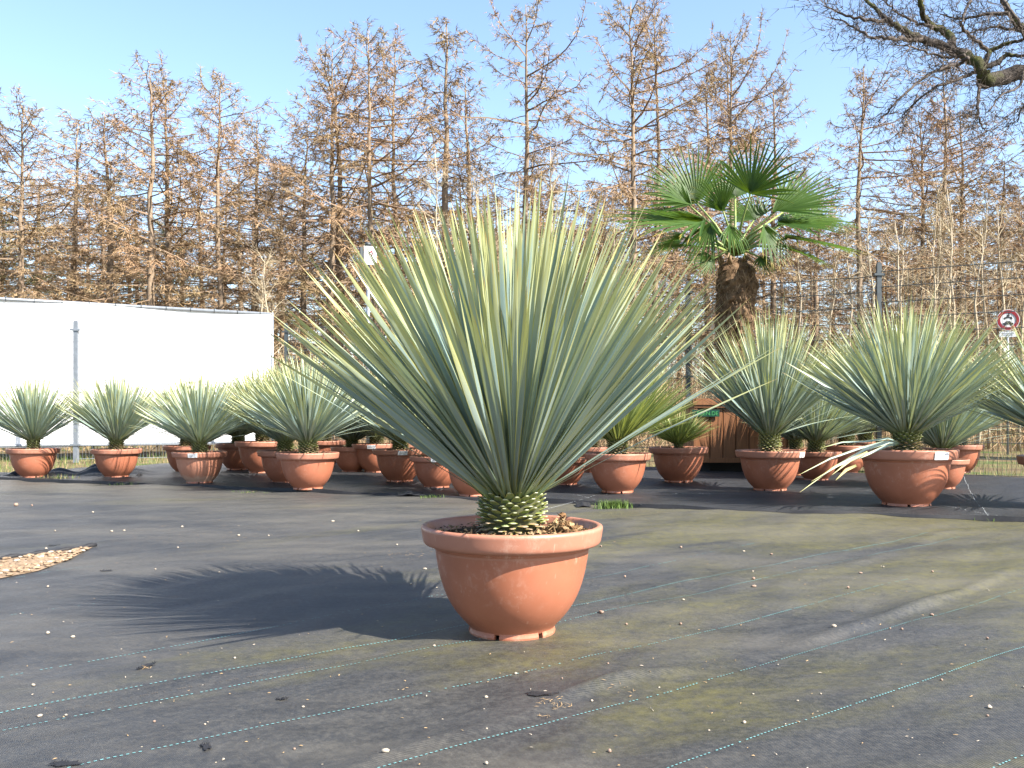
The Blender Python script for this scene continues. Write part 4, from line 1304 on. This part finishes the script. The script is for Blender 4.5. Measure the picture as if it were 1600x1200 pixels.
for t in np.arange(0.03, 1, 0.045):
    mb = MB(); p = bpt(t, btop)
    a = np.linspace(0, 2 * np.pi, 9)
    mb.tube(np.array([[p[0] + nrm[0] * 0.036 * math.cos(x), p[1] + nrm[1] * 0.036 * math.cos(x), p[2] + 0.036 * math.sin(x)] for x in a]) - borg, 0.006, 4, caps=False)
    link('cable_tie', mb.mesh('cable_tie', M['dark_metal']), banner)

# pole with a white sign box seen above the big yucca
d = 17.5
pb = at(575, 650, d)
sp_ = thing('sign_post', 'grey pole carrying a white box with a small red mark', 'sign post', (pb.x, d, -0.05))
zc = at(0, 400, d).z + 0.05
mb = MB(); mb.tube([(0, 0, 0), (0, 0, zc + 0.22)], 0.035, 10); link('pole', mb.mesh('pole', M['galv']), sp_)
rz_ = Matrix.Rotation(R(22), 4, 'Z')
mb = MB(); mb.box(rz_ @ Vector((0.03, -0.06, zc)), (0.25, 0.03, 0.36), rot=rz_); bxo = link('plate', mb.mesh('plate', M['white'], False), sp_)
mb = MB(); mb.box(rz_ @ Vector((-0.13, 0.0, zc + 0.01)), (0.06, 0.10, 0.30), rot=rz_); link('bracket', mb.mesh('bracket', M['dark_metal'], False), sp_)
mb = MB()
for (u0, w0, u1, w1, mt) in [(-0.02, 0.02, 0.02, 0.09, 0), (0.02, 0.09, 0.05, 0.03, 0), (-0.03, 0.05, 0.0, 0.075, 1), (0.03, 0.03, 0.035, -0.01, 0)]:
    p0, p1 = rz_ @ Vector((0.03 + u0, -0.078, zc + w0)), rz_ @ Vector((0.03 + u1, -0.078, zc + w1))
    mb.tube([p0, p1], 0.009, 4, mt)
link('emblem', mb.mesh('emblem', [M['red'], M['ink']]), bxo)
mb = MB(); mb.lathe([(0.0, zc + 0.27), (0.05, zc + 0.26), (0.07, zc + 0.22), (0.045, zc + 0.20)], 12); link('cap', mb.mesh('cap', M['dark_metal']), sp_)

# round no-vehicles traffic sign beyond the fence
d = 18.2
c = at(1575, 500, d)
ts = thing('traffic_sign', 'round red-rimmed sign banning motorcycles and cars, beyond the mesh fence', 'traffic sign', (c.x, d, -0.06), R(-14))
ts.scale = (0.76, 0.76, 0.76)
zc = (c.z + 0.06) / 0.76
mb = MB(); mb.tube([(0, 0.03, 0), (0, 0.03, zc + 0.2)], 0.03, 10); link('pole', mb.mesh('pole', M['galv']), ts)
def disc(r0, r1, y, mat, name, par):
    mb = MB(); k = 48; a = np.linspace(0, 2 * np.pi, k, endpoint=False)
    if r0 <= 0:
        mb.add([[r1 * math.cos(x), y, zc + r1 * math.sin(x)] for x in a], [tuple(range(k))])
    else:
        V = [[r * math.cos(x), yy, zc + r * math.sin(x)] for r, yy in ((r0, y), (r1, y), (r1, y + .012), (r0, y + .012)) for x in a]
        mb.add(V, [(i * k + j, ((i + 1) % 4) * k + j, ((i + 1) % 4) * k + (j + 1) % k, i * k + (j + 1) % k) for i in range(4) for j in range(k)])
    return link(name, mb.mesh(name, mat, False), par)
pl_ = disc(0, 0.275, -0.006, M['white'], 'plate', ts)
disc(0.190, 0.268, -0.018, M['red'], 'red_ring', pl_)
disc(0.268, 0.282, -0.016, M['white'], 'edge_band', pl_)
def silhouette(polys, name, par):
    mb = MB()
    for P in polys:
        k = len(P)
        V = [[x, -0.011, zc + z] for x, z in P] + [[x, -0.0065, zc + z] for x, z in P]
        mb.add(V, [tuple(range(k)), tuple(reversed(range(k, 2 * k)))] + [(i, (i + 1) % k, (i + 1) % k + k, i + k) for i in range(k)])
    link(name, mb.mesh(name, M['ink'], False), par)
def circ(cx0, cz0, r, k=14): return [(cx0 + r * math.cos(t), cz0 + r * math.sin(t)) for t in np.linspace(0, 2 * np.pi, k, endpoint=False)]
silhouette([circ(-.075, .045, .03), circ(.075, .045, .03), [(-.07, .05), (.07, .05), (.085, .085), (.0, .085), (-.05, .095)], [(-.02, .09), (.03, .09), (.045, .12), (.01, .15), (-.03, .13)], circ(.02, .165, .02)], 'motorcycle_symbol', pl_)
silhouette([circ(-.075, -.13, .028), circ(.075, -.13, .028), [(-.125, -.12), (.125, -.12), (.125, -.08), (.075, -.07), (.045, -.03), (-.05, -.03), (-.08, -.07), (-.125, -.08)]], 'car_symbol', pl_)
mb = MB(); mb.box((0, 0.0, zc - 0.38), (0.42, 0.008, 0.15)); ep = link('extra_plate', mb.mesh('extra_plate', M['plate_grey'], False), ts)
mb = MB(); mb.box((0, -0.0065, zc - 0.355), (0.30, 0.004, 0.02)); mb.box((0, -0.0065, zc - 0.40), (0.24, 0.004, 0.02)); link('print', mb.mesh('print', M['grey_print'], False), ep)

# ------------------------------------------------------------------ trees
def ribbon_batch(mb, A, B, w, mat):
    """thin tapered blades from points A to points B (arrays)"""
    A = np.asarray(A); B = np.asarray(B); n_ = len(A)
    if n_ == 0: return
    d = B - A
    r3 = np.random.default_rng(n_)
    s = np.cross(d, r3.normal(0, 1, (n_, 3))); s /= np.linalg.norm(s, axis=1)[:, None] + 1e-9
    w = np.broadcast_to(np.asarray(w, float), (n_,))[:, None]
    V = np.stack([A - s * w, A + s * w, B], 1).reshape(-1, 3)
    F = np.arange(n_ * 3).reshape(-1, 3)
    mb.v.append(V); mb.f += [tuple(f) for f in (F + mb.n).tolist()]; mb.m += [mat] * n_; mb.n += n_ * 3

def larch(seed, Ht=16.0, first=0.22, spread=2.6, nbr=84, dens=1.0, asym=0.25, hang=0.5):
    r2 = np.random.default_rng(seed)
    tk = MB()
    n_ = 16
    t = np.linspace(0, 1, n_)
    lean = r2.normal(0, 0.012, 2)
    wx = np.cumsum(r2.normal(0, 0.035, n_)) + lean[0] * Ht * t; wy = np.cumsum(r2.normal(0, 0.035, n_)) + lean[1] * Ht * t
    wx -= wx[0]; wy -= wy[0]
    P = np.stack([wx, wy, t * Ht], -1)
    tk.tube(P, 0.150 * (1 - t) ** 0.85 + 0.012, 8)
    cr = MB()
    TA, TB, TW = [], [], []
    side = r2.uniform(0, 6.28)
    for i in range(nbr):
        h = first + (0.985 - first) * ((i + r2.random()) / nbr)
        az = i * 2.4 + r2.normal(0, .5)
        q = (h - first) / (1 - first)
        env = np.interp(q, [0, .12, .4, .7, .9, 1], [.55, .95, 1.0, .74, .42, .08])
        ln = 1.3 * spread * env * r2.uniform(.4, 1.2) * (1 + asym * math.cos(az - side))
        if r2.random() < .07: ln *= 1.3
        base = np.array([np.interp(h, t, P[:, 0]), np.interp(h, t, P[:, 1]), h * Ht])
        el0 = np.interp(q, [0, .3, .7, 1], [-.18, 0.08, .42, .9]) + r2.normal(0, .16)
        dh = np.array([math.cos(az), math.sin(az), 0])
        k = 6
        pts = [base]; el = el0 - 0.15; a2 = az
        for j in range(k):
            a2 += r2.normal(0, .13)
            el += r2.normal(0.03, .09) + (0.12 if j > 2 else -0.03)
            dd = np.array([math.cos(a2) * math.cos(el), math.sin(a2) * math.cos(el), math.sin(el)])
            pts.append(pts[-1] + dd * ln / k)
        pts = np.array(pts)
        br = np.interp(ln, [0.2, 3.5], [.010, .042])
        cr.tube(pts, br * np.linspace(1, .22, k + 1), 3, 1, caps=False)
        nt_ = int((6 + ln * 8.0) * dens)
        ts_ = r2.uniform(.10, 1, nt_) ** 0.8
        for tt in ts_:
            f = tt * k; j = min(int(f), k - 1)
            b0 = pts[j] + (pts[j + 1] - pts[j]) * (f - j)
            bd = pts[j + 1] - pts[j]; bd /= np.linalg.norm(bd)
            sd = np.cross(bd, [0, 0, 1.0]) * r2.choice([-1, 1])
            d = bd * r2.uniform(.3, 1.0) + sd * r2.uniform(.2, 1.1) + np.array([0, 0, r2.normal(-hang * .5, .45)])
            d /= np.linalg.norm(d)
            tl = r2.uniform(.22, .75) * (1.15 - .55 * tt) * min(1, .45 + ln / 3)
            e0 = b0 + d * tl + np.array([0, 0, -hang * .25 * tl])
            TA.append(b0); TB.append(e0); TW.append(.011)
            nq = r2.integers(5, 10)
            tq = r2.uniform(.12, 1, nq)
            A_ = b0 + (e0 - b0) * tq[:, None]
            D_ = d + r2.normal(0, .65, (nq, 3)) + np.array([0, 0, -hang * .8]); D_ /= np.linalg.norm(D_, axis=1)[:, None]
            B_ = A_ + D_ * r2.uniform(.07, .28, nq)[:, None]
            TA += list(A_); TB += list(B_); TW += [.0115] * nq
    ribbon_batch(cr, TA, TB, TW, 0)
    return tk.mesh('trunk', M['bark']), cr.mesh('crown', [M['twig'], M['branch']], False)

def sapling(seed, Ht=7.0):
    r2 = np.random.default_rng(seed)
    tk, cr = MB(), MB()
    n_ = 10; t = np.linspace(0, 1, n_)
    P = np.stack([np.cumsum(r2.normal(0, .06, n_)), np.cumsum(r2.normal(0, .06, n_)), t * Ht], -1); P[:, :2] -= P[0, :2]
    tk.tube(P, 0.045 * (1 - t) ** .8 + .006, 6)
    TA, TB, TW = [], [], []
    for i in range(34):
        h = r2.uniform(.12, .97); az = r2.uniform(0, 6.28); ln = (1.25 - h) * r2.uniform(.6, 1.9)
        b0 = np.array([np.interp(h, t, P[:, 0]), np.interp(h, t, P[:, 1]), h * Ht]); el = r2.uniform(.3, 1.05)
        pts = [b0]
        for j in range(4):
            az += r2.normal(0, .2); el += r2.normal(.03, .12)
            pts.append(pts[-1] + np.array([math.cos(az) * math.cos(el), math.sin(az) * math.cos(el), math.sin(el)]) * ln / 4)
        pts = np.array(pts); cr.tube(pts, np.linspace(.014, .005, 5), 3, 0, caps=False)
        for _ in range(8):
            f = r2.uniform(.4, 3.99); j = int(f); c = pts[j] + (pts[j + 1] - pts[j]) * (f - j)
            d = (pts[j + 1] - pts[j]); d = d / np.linalg.norm(d) + r2.normal(0, .5, 3); d /= np.linalg.norm(d); l2 = r2.uniform(.15, .55)
            TA.append(c); TB.append(c + d * l2); TW.append(.006)
            for _ in range(3):
                c2 = c + d * l2 * r2.uniform(.2, 1); d2 = d + r2.normal(0, .6, 3); d2 /= np.linalg.norm(d2)
                TA.append(c2); TB.append(c2 + d2 * r2.uniform(.08, .25)); TW.append(.005)
    ribbon_batch(cr, TA, TB, TW, 0)
    return tk.mesh('trunk', M['bark_pale']), cr.mesh('crown', [M['twig_pale']], False)

LARCH = [larch(200, spread=2.5), larch(201, spread=3.2, first=.30, nbr=76), larch(202, spread=1.9, nbr=70), larch(203, spread=2.8, first=.15, nbr=96, hang=.7),
         larch(204, spread=2.2, first=.42, nbr=58, asym=.5), larch(205, spread=3.0, first=.26, nbr=88), larch(206, spread=1.5, first=.35, nbr=60, hang=.8), larch(207, spread=2.6, first=.10, nbr=104, dens=1.1)]
GREENL = []
for a_, b_ in LARCH[3:4]:
    g_ = b_.copy(); g_.materials[0] = M['twig_green']; GREENL.append((a_, g_))
SAPL = [sapling(400), sapling(401, 6.5), sapling(402, 7.5)]

def put_tree(name, meshes, x, d, ht, proto_h, label, cat, group, rz, wid=1.0):
    s = ht / proto_h
    t = thing(name, label, cat, (x, d, -0.1), rz, group)
    t.scale = (s * wid, s * wid, s)
    link('trunk', meshes[0], t)
    c = link('crown', meshes[1], t); c['kind'] = 'stuff'
    return t
# column and row of the top in the photograph, distance, kind, width
TREES = [(28, 165, 31, 5, 1.0), (112, 186, 34, 2, 1.1), (172, 180, 33, 4, 1.1), (238, 108, 29, 3, 1.15), (263, 126, 32, 0, 1.0), (343, 110, 30, 7, .95), (398, 188, 34, 0, 1.0),
         (472, 200, 33, 1, .9), (515, 74, 30, 5, 1.0), (530, 108, 33, 6, 1.2), (592, 56, 29, 1, 1.0), (620, 70, 31, 3, .9), (698, 28, 31, 6, 1.25), (746, 117, 33, 2, 1.0), (816, 10, 30, 4, 1.05), (835, 235, 36, 0, .9),
         (992, -8, 27, 1, 1.0), (1024, 12, 29, 4, .8), (1106, 112, 33, 0, .9), (1140, 50, 30, 5, .85), (1155, 82, 33, 2, 1.0), (1210, 122, 33, 3, .85),
         (1343, 107, 30, 4, .95), (1438, 170, 32, 1, .9), (1472, 84, 31, 3, .85), (1502, 172, 34, 0, .9), (1565, 250, 33, 6, 1.0), (-40, 150, 31, 3, 1.0), (940, 300, 40, 0, 1.0), (1275, 330, 40, 6, 1.1), (1640, 150, 32, 5, 1.0)]
NAMES_L = {0: 'leafless brown larch with a regular conical crown', 1: 'leafless brown larch with long drooping side branches', 2: 'slim leafless brown larch', 3: 'full leafless brown larch branched low down', 4: 'leafless brown larch with bare lower trunk and one-sided crown', 5: 'broad leafless brown larch', 6: 'very narrow leafless larch with hanging twigs', 7: 'dense leafless larch branched to the ground'}
def where(x):
    return 'behind the white banner' if x < 440 else 'behind the huge yucca' if x < 900 else 'behind the palm' if x < 1260 else 'behind the right-hand fence panels'
for i, (px_, top, d, kind, wd) in enumerate(TREES):
    ht = at(0, top, d).z + 0.1
    x = (px_ - CX) / FPX * d
    put_tree('larch_tree', LARCH[kind], x, d, ht, 16.0, NAMES_L[kind] + ' ' + where(px_), 'larch', 'larches standing ' + where(px_), i * 1.7, wd * 16.0 / ht * (d / 31))
r2 = np.random.default_rng(9)
for i in range(64):                                   # the wood behind
    px_ = -80 + 1760 * (i + r2.random()) / 64
    d = r2.uniform(37, 60)
    low = 900 < px_ < 980 or 855 < px_ < 905
    top = r2.uniform(250, 345) if not low else r2.uniform(330, 380)
    if px_ > 1250: top += 25
    kind = int(r2.integers(8))
    ht = at(0, top, d).z
    gset = GREENL[0] if (i in (2, 3, 9, 12)) else LARCH[kind]
    put_tree('larch_tree', gset, (px_ - CX) / FPX * d, d, ht, 16.0, ('olive green conifer of the rear wood ' if i in (2, 3, 9, 12) else 'lower leafless larch of the rear wood ') + where(px_), 'larch', 'trees of the rear wood ' + where(px_), i * 2.1, 1.15 * 16.0 / ht)
for i, (px_, top, d) in enumerate([(1375, 330, 21), (1405, 300, 22), (1442, 345, 20), (1452, 285, 23), (1490, 280, 22), (1508, 320, 20), (1545, 318, 21), (1562, 290, 23), (1592, 335, 20), (1330, 360, 23), (1300, 370, 22),
                                   (690, 270, 24), (735, 285, 23), (770, 300, 24), (868, 255, 25), (430, 400, 22), (405, 380, 24), (1630, 300, 21), (1240, 390, 24), (960, 300, 26), (1420, 370, 19.5), (1525, 360, 19)]):
    ht = at(0, top, d).z + .1
    put_tree('sapling', SAPL[i % 3], (px_ - CX) / FPX * d, d, ht, 7.0, 'pale thin bare sapling ' + where(px_), 'sapling', 'pale saplings ' + where(px_), i * 1.3, 0.9 * 7 / ht)

# brown brush under the wood
mb = MB(); A_, B_, W_ = [], [], []
for i in range(9000):
    px_ = r2.uniform(-150, 1750); d = r2.uniform(19, 44)
    b0 = np.array([(px_ - CX) / FPX * d, d, -0.1])
    d1 = r2.normal(0, .38, 3) + [0, 0, 1.0]; d1 /= np.linalg.norm(d1); ln = r2.uniform(.5, 2.4)
    A_.append(b0); B_.append(b0 + d1 * ln); W_.append(.009)
    for _ in range(5):
        c = b0 + d1 * ln * r2.uniform(.25, 1); d2 = d1 + r2.normal(0, .7, 3); d2 /= np.linalg.norm(d2)
        A_.append(c); B_.append(c + d2 * r2.uniform(.15, .6)); W_.append(.007)
for i in range(7000):
    px_ = r2.uniform(-150, 1750); d = r2.uniform(40, 66)
    b0 = np.array([(px_ - CX) / FPX * d, d, -0.1])
    d1 = r2.normal(0, .22, 3) + [0, 0, 1.0]; d1 /= np.linalg.norm(d1); ln = r2.uniform(2.0, 6.0)
    A_.append(b0); B_.append(b0 + d1 * ln); W_.append(.022)
    for _ in range(7):
        c = b0 + d1 * ln * r2.uniform(.1, 1); d2 = d1 * .4 + r2.normal(0, .7, 3); d2 /= np.linalg.norm(d2)
        A_.append(c); B_.append(c + d2 * r2.uniform(.4, 1.3)); W_.append(.02)
ribbon_batch(mb, A_, B_, W_, 0)
o = link('undergrowth', mb.mesh('undergrowth', [M['twig']], False)); o['kind'] = 'stuff'
tag(o, 'brown leafless brush covering the floor of the larch wood', 'undergrowth')

# the oak whose limbs reach in from the right
OD = 14.0
oak = thing('oak_tree', 'large bare oak whose mossy limbs reach over the fence from the side', 'oak', (at(1890, 0, OD + 1).x, OD + 1, -0.1))
oo = np.array(oak.location)
r2 = np.random.default_rng(3)
trk = MB()
tb = oo.copy(); fork = np.array(at(1880, 170, OD + 1))
trk.tube(np.array([tb, tb + [0.02, 0, 1.2], (tb + fork) / 2, fork, fork + [0.1, .2, 1.4], fork + [.4, .5, 3.2]]) - oo, [0.62, 0.46, 0.42, .38, .30, .18], 14)
link('trunk', trk.mesh('trunk', M['oak']), oak)
LIMB = [  # photo columns and rows, distance, thickness start, end (pixels)
    ([(1885, 190), (1760, 140), (1680, 118), (1600, 110), (1567, 122), (1537, 128)], 14.0, 30, 22),
    ([(1537, 128), (1537, 104), (1507, 86), (1477, 72), (1440, 62), (1413, 47), (1387, 33), (1373, 17), (1357, 3), (1340, -12)], 14.0, 19, 3),
    ([(1440, 62), (1410, 62), (1387, 60), (1360, 56), (1330, 40), (1300, 28)], 13.7, 6, 1.5),
    ([(1387, 33), (1350, 30), (1315, 22), (1290, 10)], 13.9, 5, 1.5),
    ([(1487, 72), (1484, 50), (1457, 42), (1441, 22), (1437, 0), (1430, -30)], 14.3, 10, 4),
    ([(1457, 42), (1430, 36), (1400, 18), (1380, 0)], 14.3, 4, 1.5),
    ([(1760, 140), (1660, 80), (1600, 50), (1577, 20), (1567, 0), (1550, -30)], 15.0, 16, 6),
    ([(1537, 104), (1560, 100), (1572, 84), (1600, 88), (1640, 95)], 14.2, 7, 3),
    ([(1528, 120), (1530, 150), (1527, 170), (1529, 187), (1540, 205)], 13.8, 4.5, 1.5),
    ([(1513, 90), (1500, 100), (1453, 113), (1417, 143), (1387, 173), (1372, 190)], 13.5, 5, 1.5),
    ([(1537, 108), (1500, 123), (1467, 133), (1440, 150), (1410, 180)], 14.6, 5, 1.5),
    ([(1507, 86), (1480, 90), (1450, 84), (1425, 72), (1395, 70)], 13.4, 4, 1.2),
    ([(1537, 104), (1545, 78), (1580, 66), (1605, 60)], 14.4, 7, 3),
    ([(1545, 80), (1520, 60), (1500, 40), (1510, 10), (1530, -10)], 14.6, 5, 2),
    ([(1577, 20), (1540, 22), (1500, 30), (1470, 22)], 15, 5, 1.5),
    ([(1600, 50), (1560, 40), (1530, 48), (1490, 52)], 15.2, 4, 1.2),
    ([(1600, 112), (1590, 140), (1560, 150), (1545, 175)], 13.6, 4, 1.2),
    ([(1680, 118), (1640, 150), (1600, 160), (1590, 190)], 14, 5, 1.5),
    ([(1567, 0), (1590, 30), (1600, 60)], 14, 4, 2),
]
tw = MB(); A_, B_, W_ = [], [], []
for pts, d, w0, w1 in LIMB:
    k = len(pts)
    P = np.array([at(x, y, d + 0.25 * math.sin(i * 1.3 + d * 7)) for i, (x, y) in enumerate(pts)])
    tt = np.linspace(0, k - 1, k * 4)
    Q = np.stack([np.interp(tt, np.arange(k), P[:, j]) for j in range(3)], -1)
    ker = np.array([.25, .5, .25])
    for _ in range(2): Q[1:-1] = .25 * Q[:-2] + .5 * Q[1:-1] + .25 * Q[2:]
    Q[2:-2] += r2.normal(0, .012, Q[2:-2].shape)
    kk = 1.35 if w0 < 12 else 1.0
    rad = np.linspace(w0 * kk, w1 * kk, len(Q)) * d / FPX / 2
    mb = MB(); mb.tube(Q - oo, rad, 8 if w0 > 8 else 5); link('limb', mb.mesh('limb', M['oak'] if w0 > 6 else M['oak_twig']), oak)
    # twigs
    for i in range(len(Q)):
        if w0 > 25: continue
        for _ in range(1 if w0 > 6 else 2):
            c = Q[i]; T = Q[min(i + 1, len(Q) - 1)] - Q[max(i - 1, 0)]; T /= np.linalg.norm(T) + 1e-9
            ln = r2.uniform(.25, .95); dcur = T * .7 + r2.normal(0, .75, 3) + np.array([-.15, 0, .05]); dcur /= np.linalg.norm(dcur)
            p = c.copy()
            for s_ in range(4):
                nd = dcur + r2.normal(0, .3, 3); nd /= np.linalg.norm(nd); q = p + nd * ln / 4
                A_.append(p - oo); B_.append(q + nd * .02 - oo); W_.append(.008 * (1 - s_ * .17))
                for _ in range(2):
                    d2 = nd + r2.normal(0, .75, 3); d2 /= np.linalg.norm(d2)
                    A_.append(q - oo); l2 = r2.uniform(.08, .32); B_.append(q + d2 * l2 - oo); W_.append(.005)
                    if r2.random() < .5:
                        d3 = d2 + r2.normal(0, .6, 3); d3 /= np.linalg.norm(d3); A_.append(q + d2 * l2 * .6 - oo); B_.append(q + d2 * l2 * .6 + d3 * r2.uniform(.05, .18) - oo); W_.append(.0045)
                p = q; dcur = nd
ribbon_batch(tw, A_, B_, W_, 0)
o = link('twigs', tw.mesh('twigs', M['oak_twig'], False), oak); o['kind'] = 'stuff'

# ------------------------------------------------------------------ grass, weeds, pebbles, litter
def blades(pts, hmin, hmax, seed, lean=.35, dry=.35):
    r2 = np.random.default_rng(seed)
    mb = MB()
    for p in pts:
        h = r2.uniform(hmin, hmax); w_ = h * .016 + .0016; a = r2.uniform(0, 6.28)
        l_ = np.array([math.cos(a), math.sin(a), 0]) * h * r2.uniform(0, lean * 2); s_ = np.array([-math.sin(a), math.cos(a), 0]) * w_
        p = np.array(p)
        mb.add([p - s_, p + s_, p + l_ * .4 + [0, 0, h * .6] + s_ * .6, p + l_ * .4 + [0, 0, h * .6] - s_ * .6, p + l_ + [0, 0, h * .92]], [(0, 1, 2, 3), (3, 2, 4)], int(r2.random() < dry))
    return mb
r2 = np.random.default_rng(15)
pts = []
for i in range(16000):
    t = r2.random()
    if t < .5: x, y = r2.uniform(-13, -4.2), r2.uniform(10.2, 17.5)
    else: x, y = r2.uniform(-4.5, 14), r2.uniform(10, 19)
    if y < rear_y(np.clip(x, -6.6, 9.5)) and x > -6.6: continue
    if x <= -6.6 and y < edge_y(x) + .3: continue
    pts.append([x, y, -0.065])
mb = blades(pts, .03, .15, 1, .5)
o = link('rough_grass', mb.mesh('rough_grass', [M['grass'], M['grass_dry']])); o['kind'] = 'stuff'
tag(o, 'rough green and straw-coloured grass along the fence', 'grass')
for (px_, py_, n_, rad, h, lab) in [(957, 793, 420, 0.085, .085, 'bright green weed tuft at the fabric edge beside the huge yucca'), (672, 779, 90, .08, .035, 'tiny green weed beside the lifted black flap'),
                                    (92, 750, 150, .14, .10, 'dry straw tuft beside the end pot'), (198, 757, 90, .12, .04, 'yellow green weed below the pot near the galvanised post'), (1540, 812, 60, .07, .03, 'small yellow weed on the fabric edge past the broad pot'), (390, 769, 60, .12, .02, 'flat dry weed on the fabric edge before the clean orange pot')]:
    g = gnd(px_, py_)
    P = [[g.x + r2.normal(0, rad * .7), g.y + r2.normal(0, rad * .35), 0] for _ in range(n_)]
    P = [[x, y, float(hfront(x, y)) + .001] for x, y, _ in P]
    tf = link('foliage', blades([[p[0] - g.x, p[1] - g.y, p[2]] for p in P], h * .4, h, n_, .6).mesh('foliage', [M['grass'], M['grass_dry'] if 'dry' in lab else M['grass']]))
    tf['kind'] = 'stuff'
    o = link('weed_tuft', None, loc=(g.x, g.y, 0)); tf.parent = o
    tag(o, lab, 'weed', 'weeds along the fabric edge')

PEB = [stone_mesh('pebble', M['pebble'], 50 + i) for i in range(4)]
PEBB = [stone_mesh('pebble', M['pebble_brown'], 60 + i) for i in range(4)]
pebs = [(602, 1181, 12, 0), (760, 1189, 9, 0), (1546, 1107, 10, 0), (1302, 983, 9, 0), (1163, 1129, 8, 0), (952, 1167, 8, 1), (75, 996, 8, 0), (113, 1001, 7, 0), (52, 1068, 7, 0), (367, 1027, 6, 0), (760, 1086, 7, 0),
        (939, 961, 9, 1), (1063, 974, 6, 1), (979, 975, 5, 1), (1177, 906, 7, 1), (1177, 917, 7, 1), (1325, 920, 6, 1), (1176, 895, 4, 0), (976, 903, 6, 1), (1456, 959, 7, 1), (1543, 999, 6, 1), (1471, 1065, 5, 1), (1543, 1120, 6, 1),
        (1345, 895, 5, 1), (1457, 894, 5, 1), (1409, 984, 5, 1), (1391, 982, 5, 1), (678, 1010, 5, 0), (664, 893, 6, 0), (642, 916, 5, 0), (806, 1049, 6, 0), (103, 1112, 5, 0), (62, 1112, 8, 0), (320, 1132, 5, 0), (241, 1125, 6, 1),
        (474, 1104, 5, 0), (349, 1183, 5, 0), (460, 1166, 5, 1), (284, 825, 5, 0), (373, 835, 5, 0), (194, 831, 4, 0), (86, 830, 4, 0), (72, 860, 5, 0), (174, 832, 5, 0), (278, 854, 4, 0), (75, 920, 5, 0), (243, 892, 4, 0), (342, 893, 4, 0),
        (1162, 862, 4, 0), (1064, 858, 5, 1), (939, 857, 5, 1), (1068, 940, 5, 0), (1205, 865, 5, 1), (1380, 884, 4, 0), (1282, 1087, 4, 0), (1177, 1081, 4, 0), (1246, 1097, 4, 0), (950, 1035, 4, 1), (878, 1060, 5, 1), (1700 - 100, 1075, 6, 0), (1030, 1068, 4, 0),
        (1108, 1141, 5, 0), (925, 1091, 6, 0), (760, 1140, 4, 0), (145, 800, 5, 0), (420, 835, 4, 0), (560, 830, 4, 0), (620, 850, 4, 0), (520, 815, 5, 0), (25, 790, 8, 1), (50, 791, 5, 1)]
for i, (px_, py_, w_, br) in enumerate(pebs):
    g = gnd(px_, py_)
    s = max(2.6, w_ * .92) * g.y / FPX / 2 * 0.95
    o = link('pebble', (PEBB if br else PEB)[i % 4], loc=(g.x, g.y, float(hfront(g.x, g.y)) - s * .08), rot=(0, 0, i * 1.9), scale=(s, s * .85, s))
    tag(o, 'small brown pebble lying on the fabric' if br else 'small pale pebble lying on the fabric', 'pebble', 'brown pebbles on the fabric' if br else 'pale pebbles on the fabric')
# loose straw and grit
mb = MB(); r2 = np.random.default_rng(88)
for i in range(260):
    px_, py_ = r2.uniform(-60, 1660), 790 + 420 * r2.random() ** 1.1
    g = gnd(px_, py_)
    if g.y > edge_y(g.x) - .05: continue
    z = float(hfront(g.x, g.y)) + .003
    a = r2.uniform(0, 6.28); ln, w_ = r2.uniform(.0015, .006) * (3 if r2.random() < .04 else 1), r2.uniform(.0008, .0022)
    dd = np.array([math.cos(a) * ln, math.sin(a) * ln, r2.uniform(0, .2) * ln]); ss = np.array([-math.sin(a) * w_, math.cos(a) * w_, 0]); c = np.array([g.x, g.y, z])
    mb.add([c - dd - ss, c - dd + ss, c + dd + ss * .5, c + dd - ss * .5, c + [0, 0, w_]], [(0, 1, 4), (1, 2, 4), (2, 3, 4), (3, 0, 4)], int(r2.random() < .25))
for (px_, py_, n_, rad) in [(864, 1100, 34, .024), (848, 1116, 10, .012), (970, 1074, 12, .03), (232, 1042, 6, .01), (640, 865, 60, .16), (330, 835, 40, .3)]:
    g = gnd(px_, py_)
    for _ in range(n_):
        x, y = g.x + r2.normal(0, rad), g.y + r2.normal(0, rad * .7); z = float(hfront(x, y)) + .004
        a = r2.uniform(0, 6.28); ln, w_ = r2.uniform(.002, .010), r2.uniform(.0004, .0011)
        dd = np.array([math.cos(a) * ln, math.sin(a) * ln, r2.uniform(-.1, .4) * ln]); ss = np.array([-math.sin(a) * w_, math.cos(a) * w_, 0]); c = np.array([x, y, z])
        mb.add([c - dd - ss, c - dd + ss, c + dd + ss * .5, c + dd - ss * .5, c + [0, 0, w_]], [(0, 1, 4), (1, 2, 4), (2, 3, 4), (3, 0, 4)], 0)
o = link('straw_litter', mb.mesh('straw_litter', [M['straw'], M['pebble']], False)); o['kind'] = 'stuff'
tag(o, 'scattered straw bits and grit on the grey fabric', 'litter')
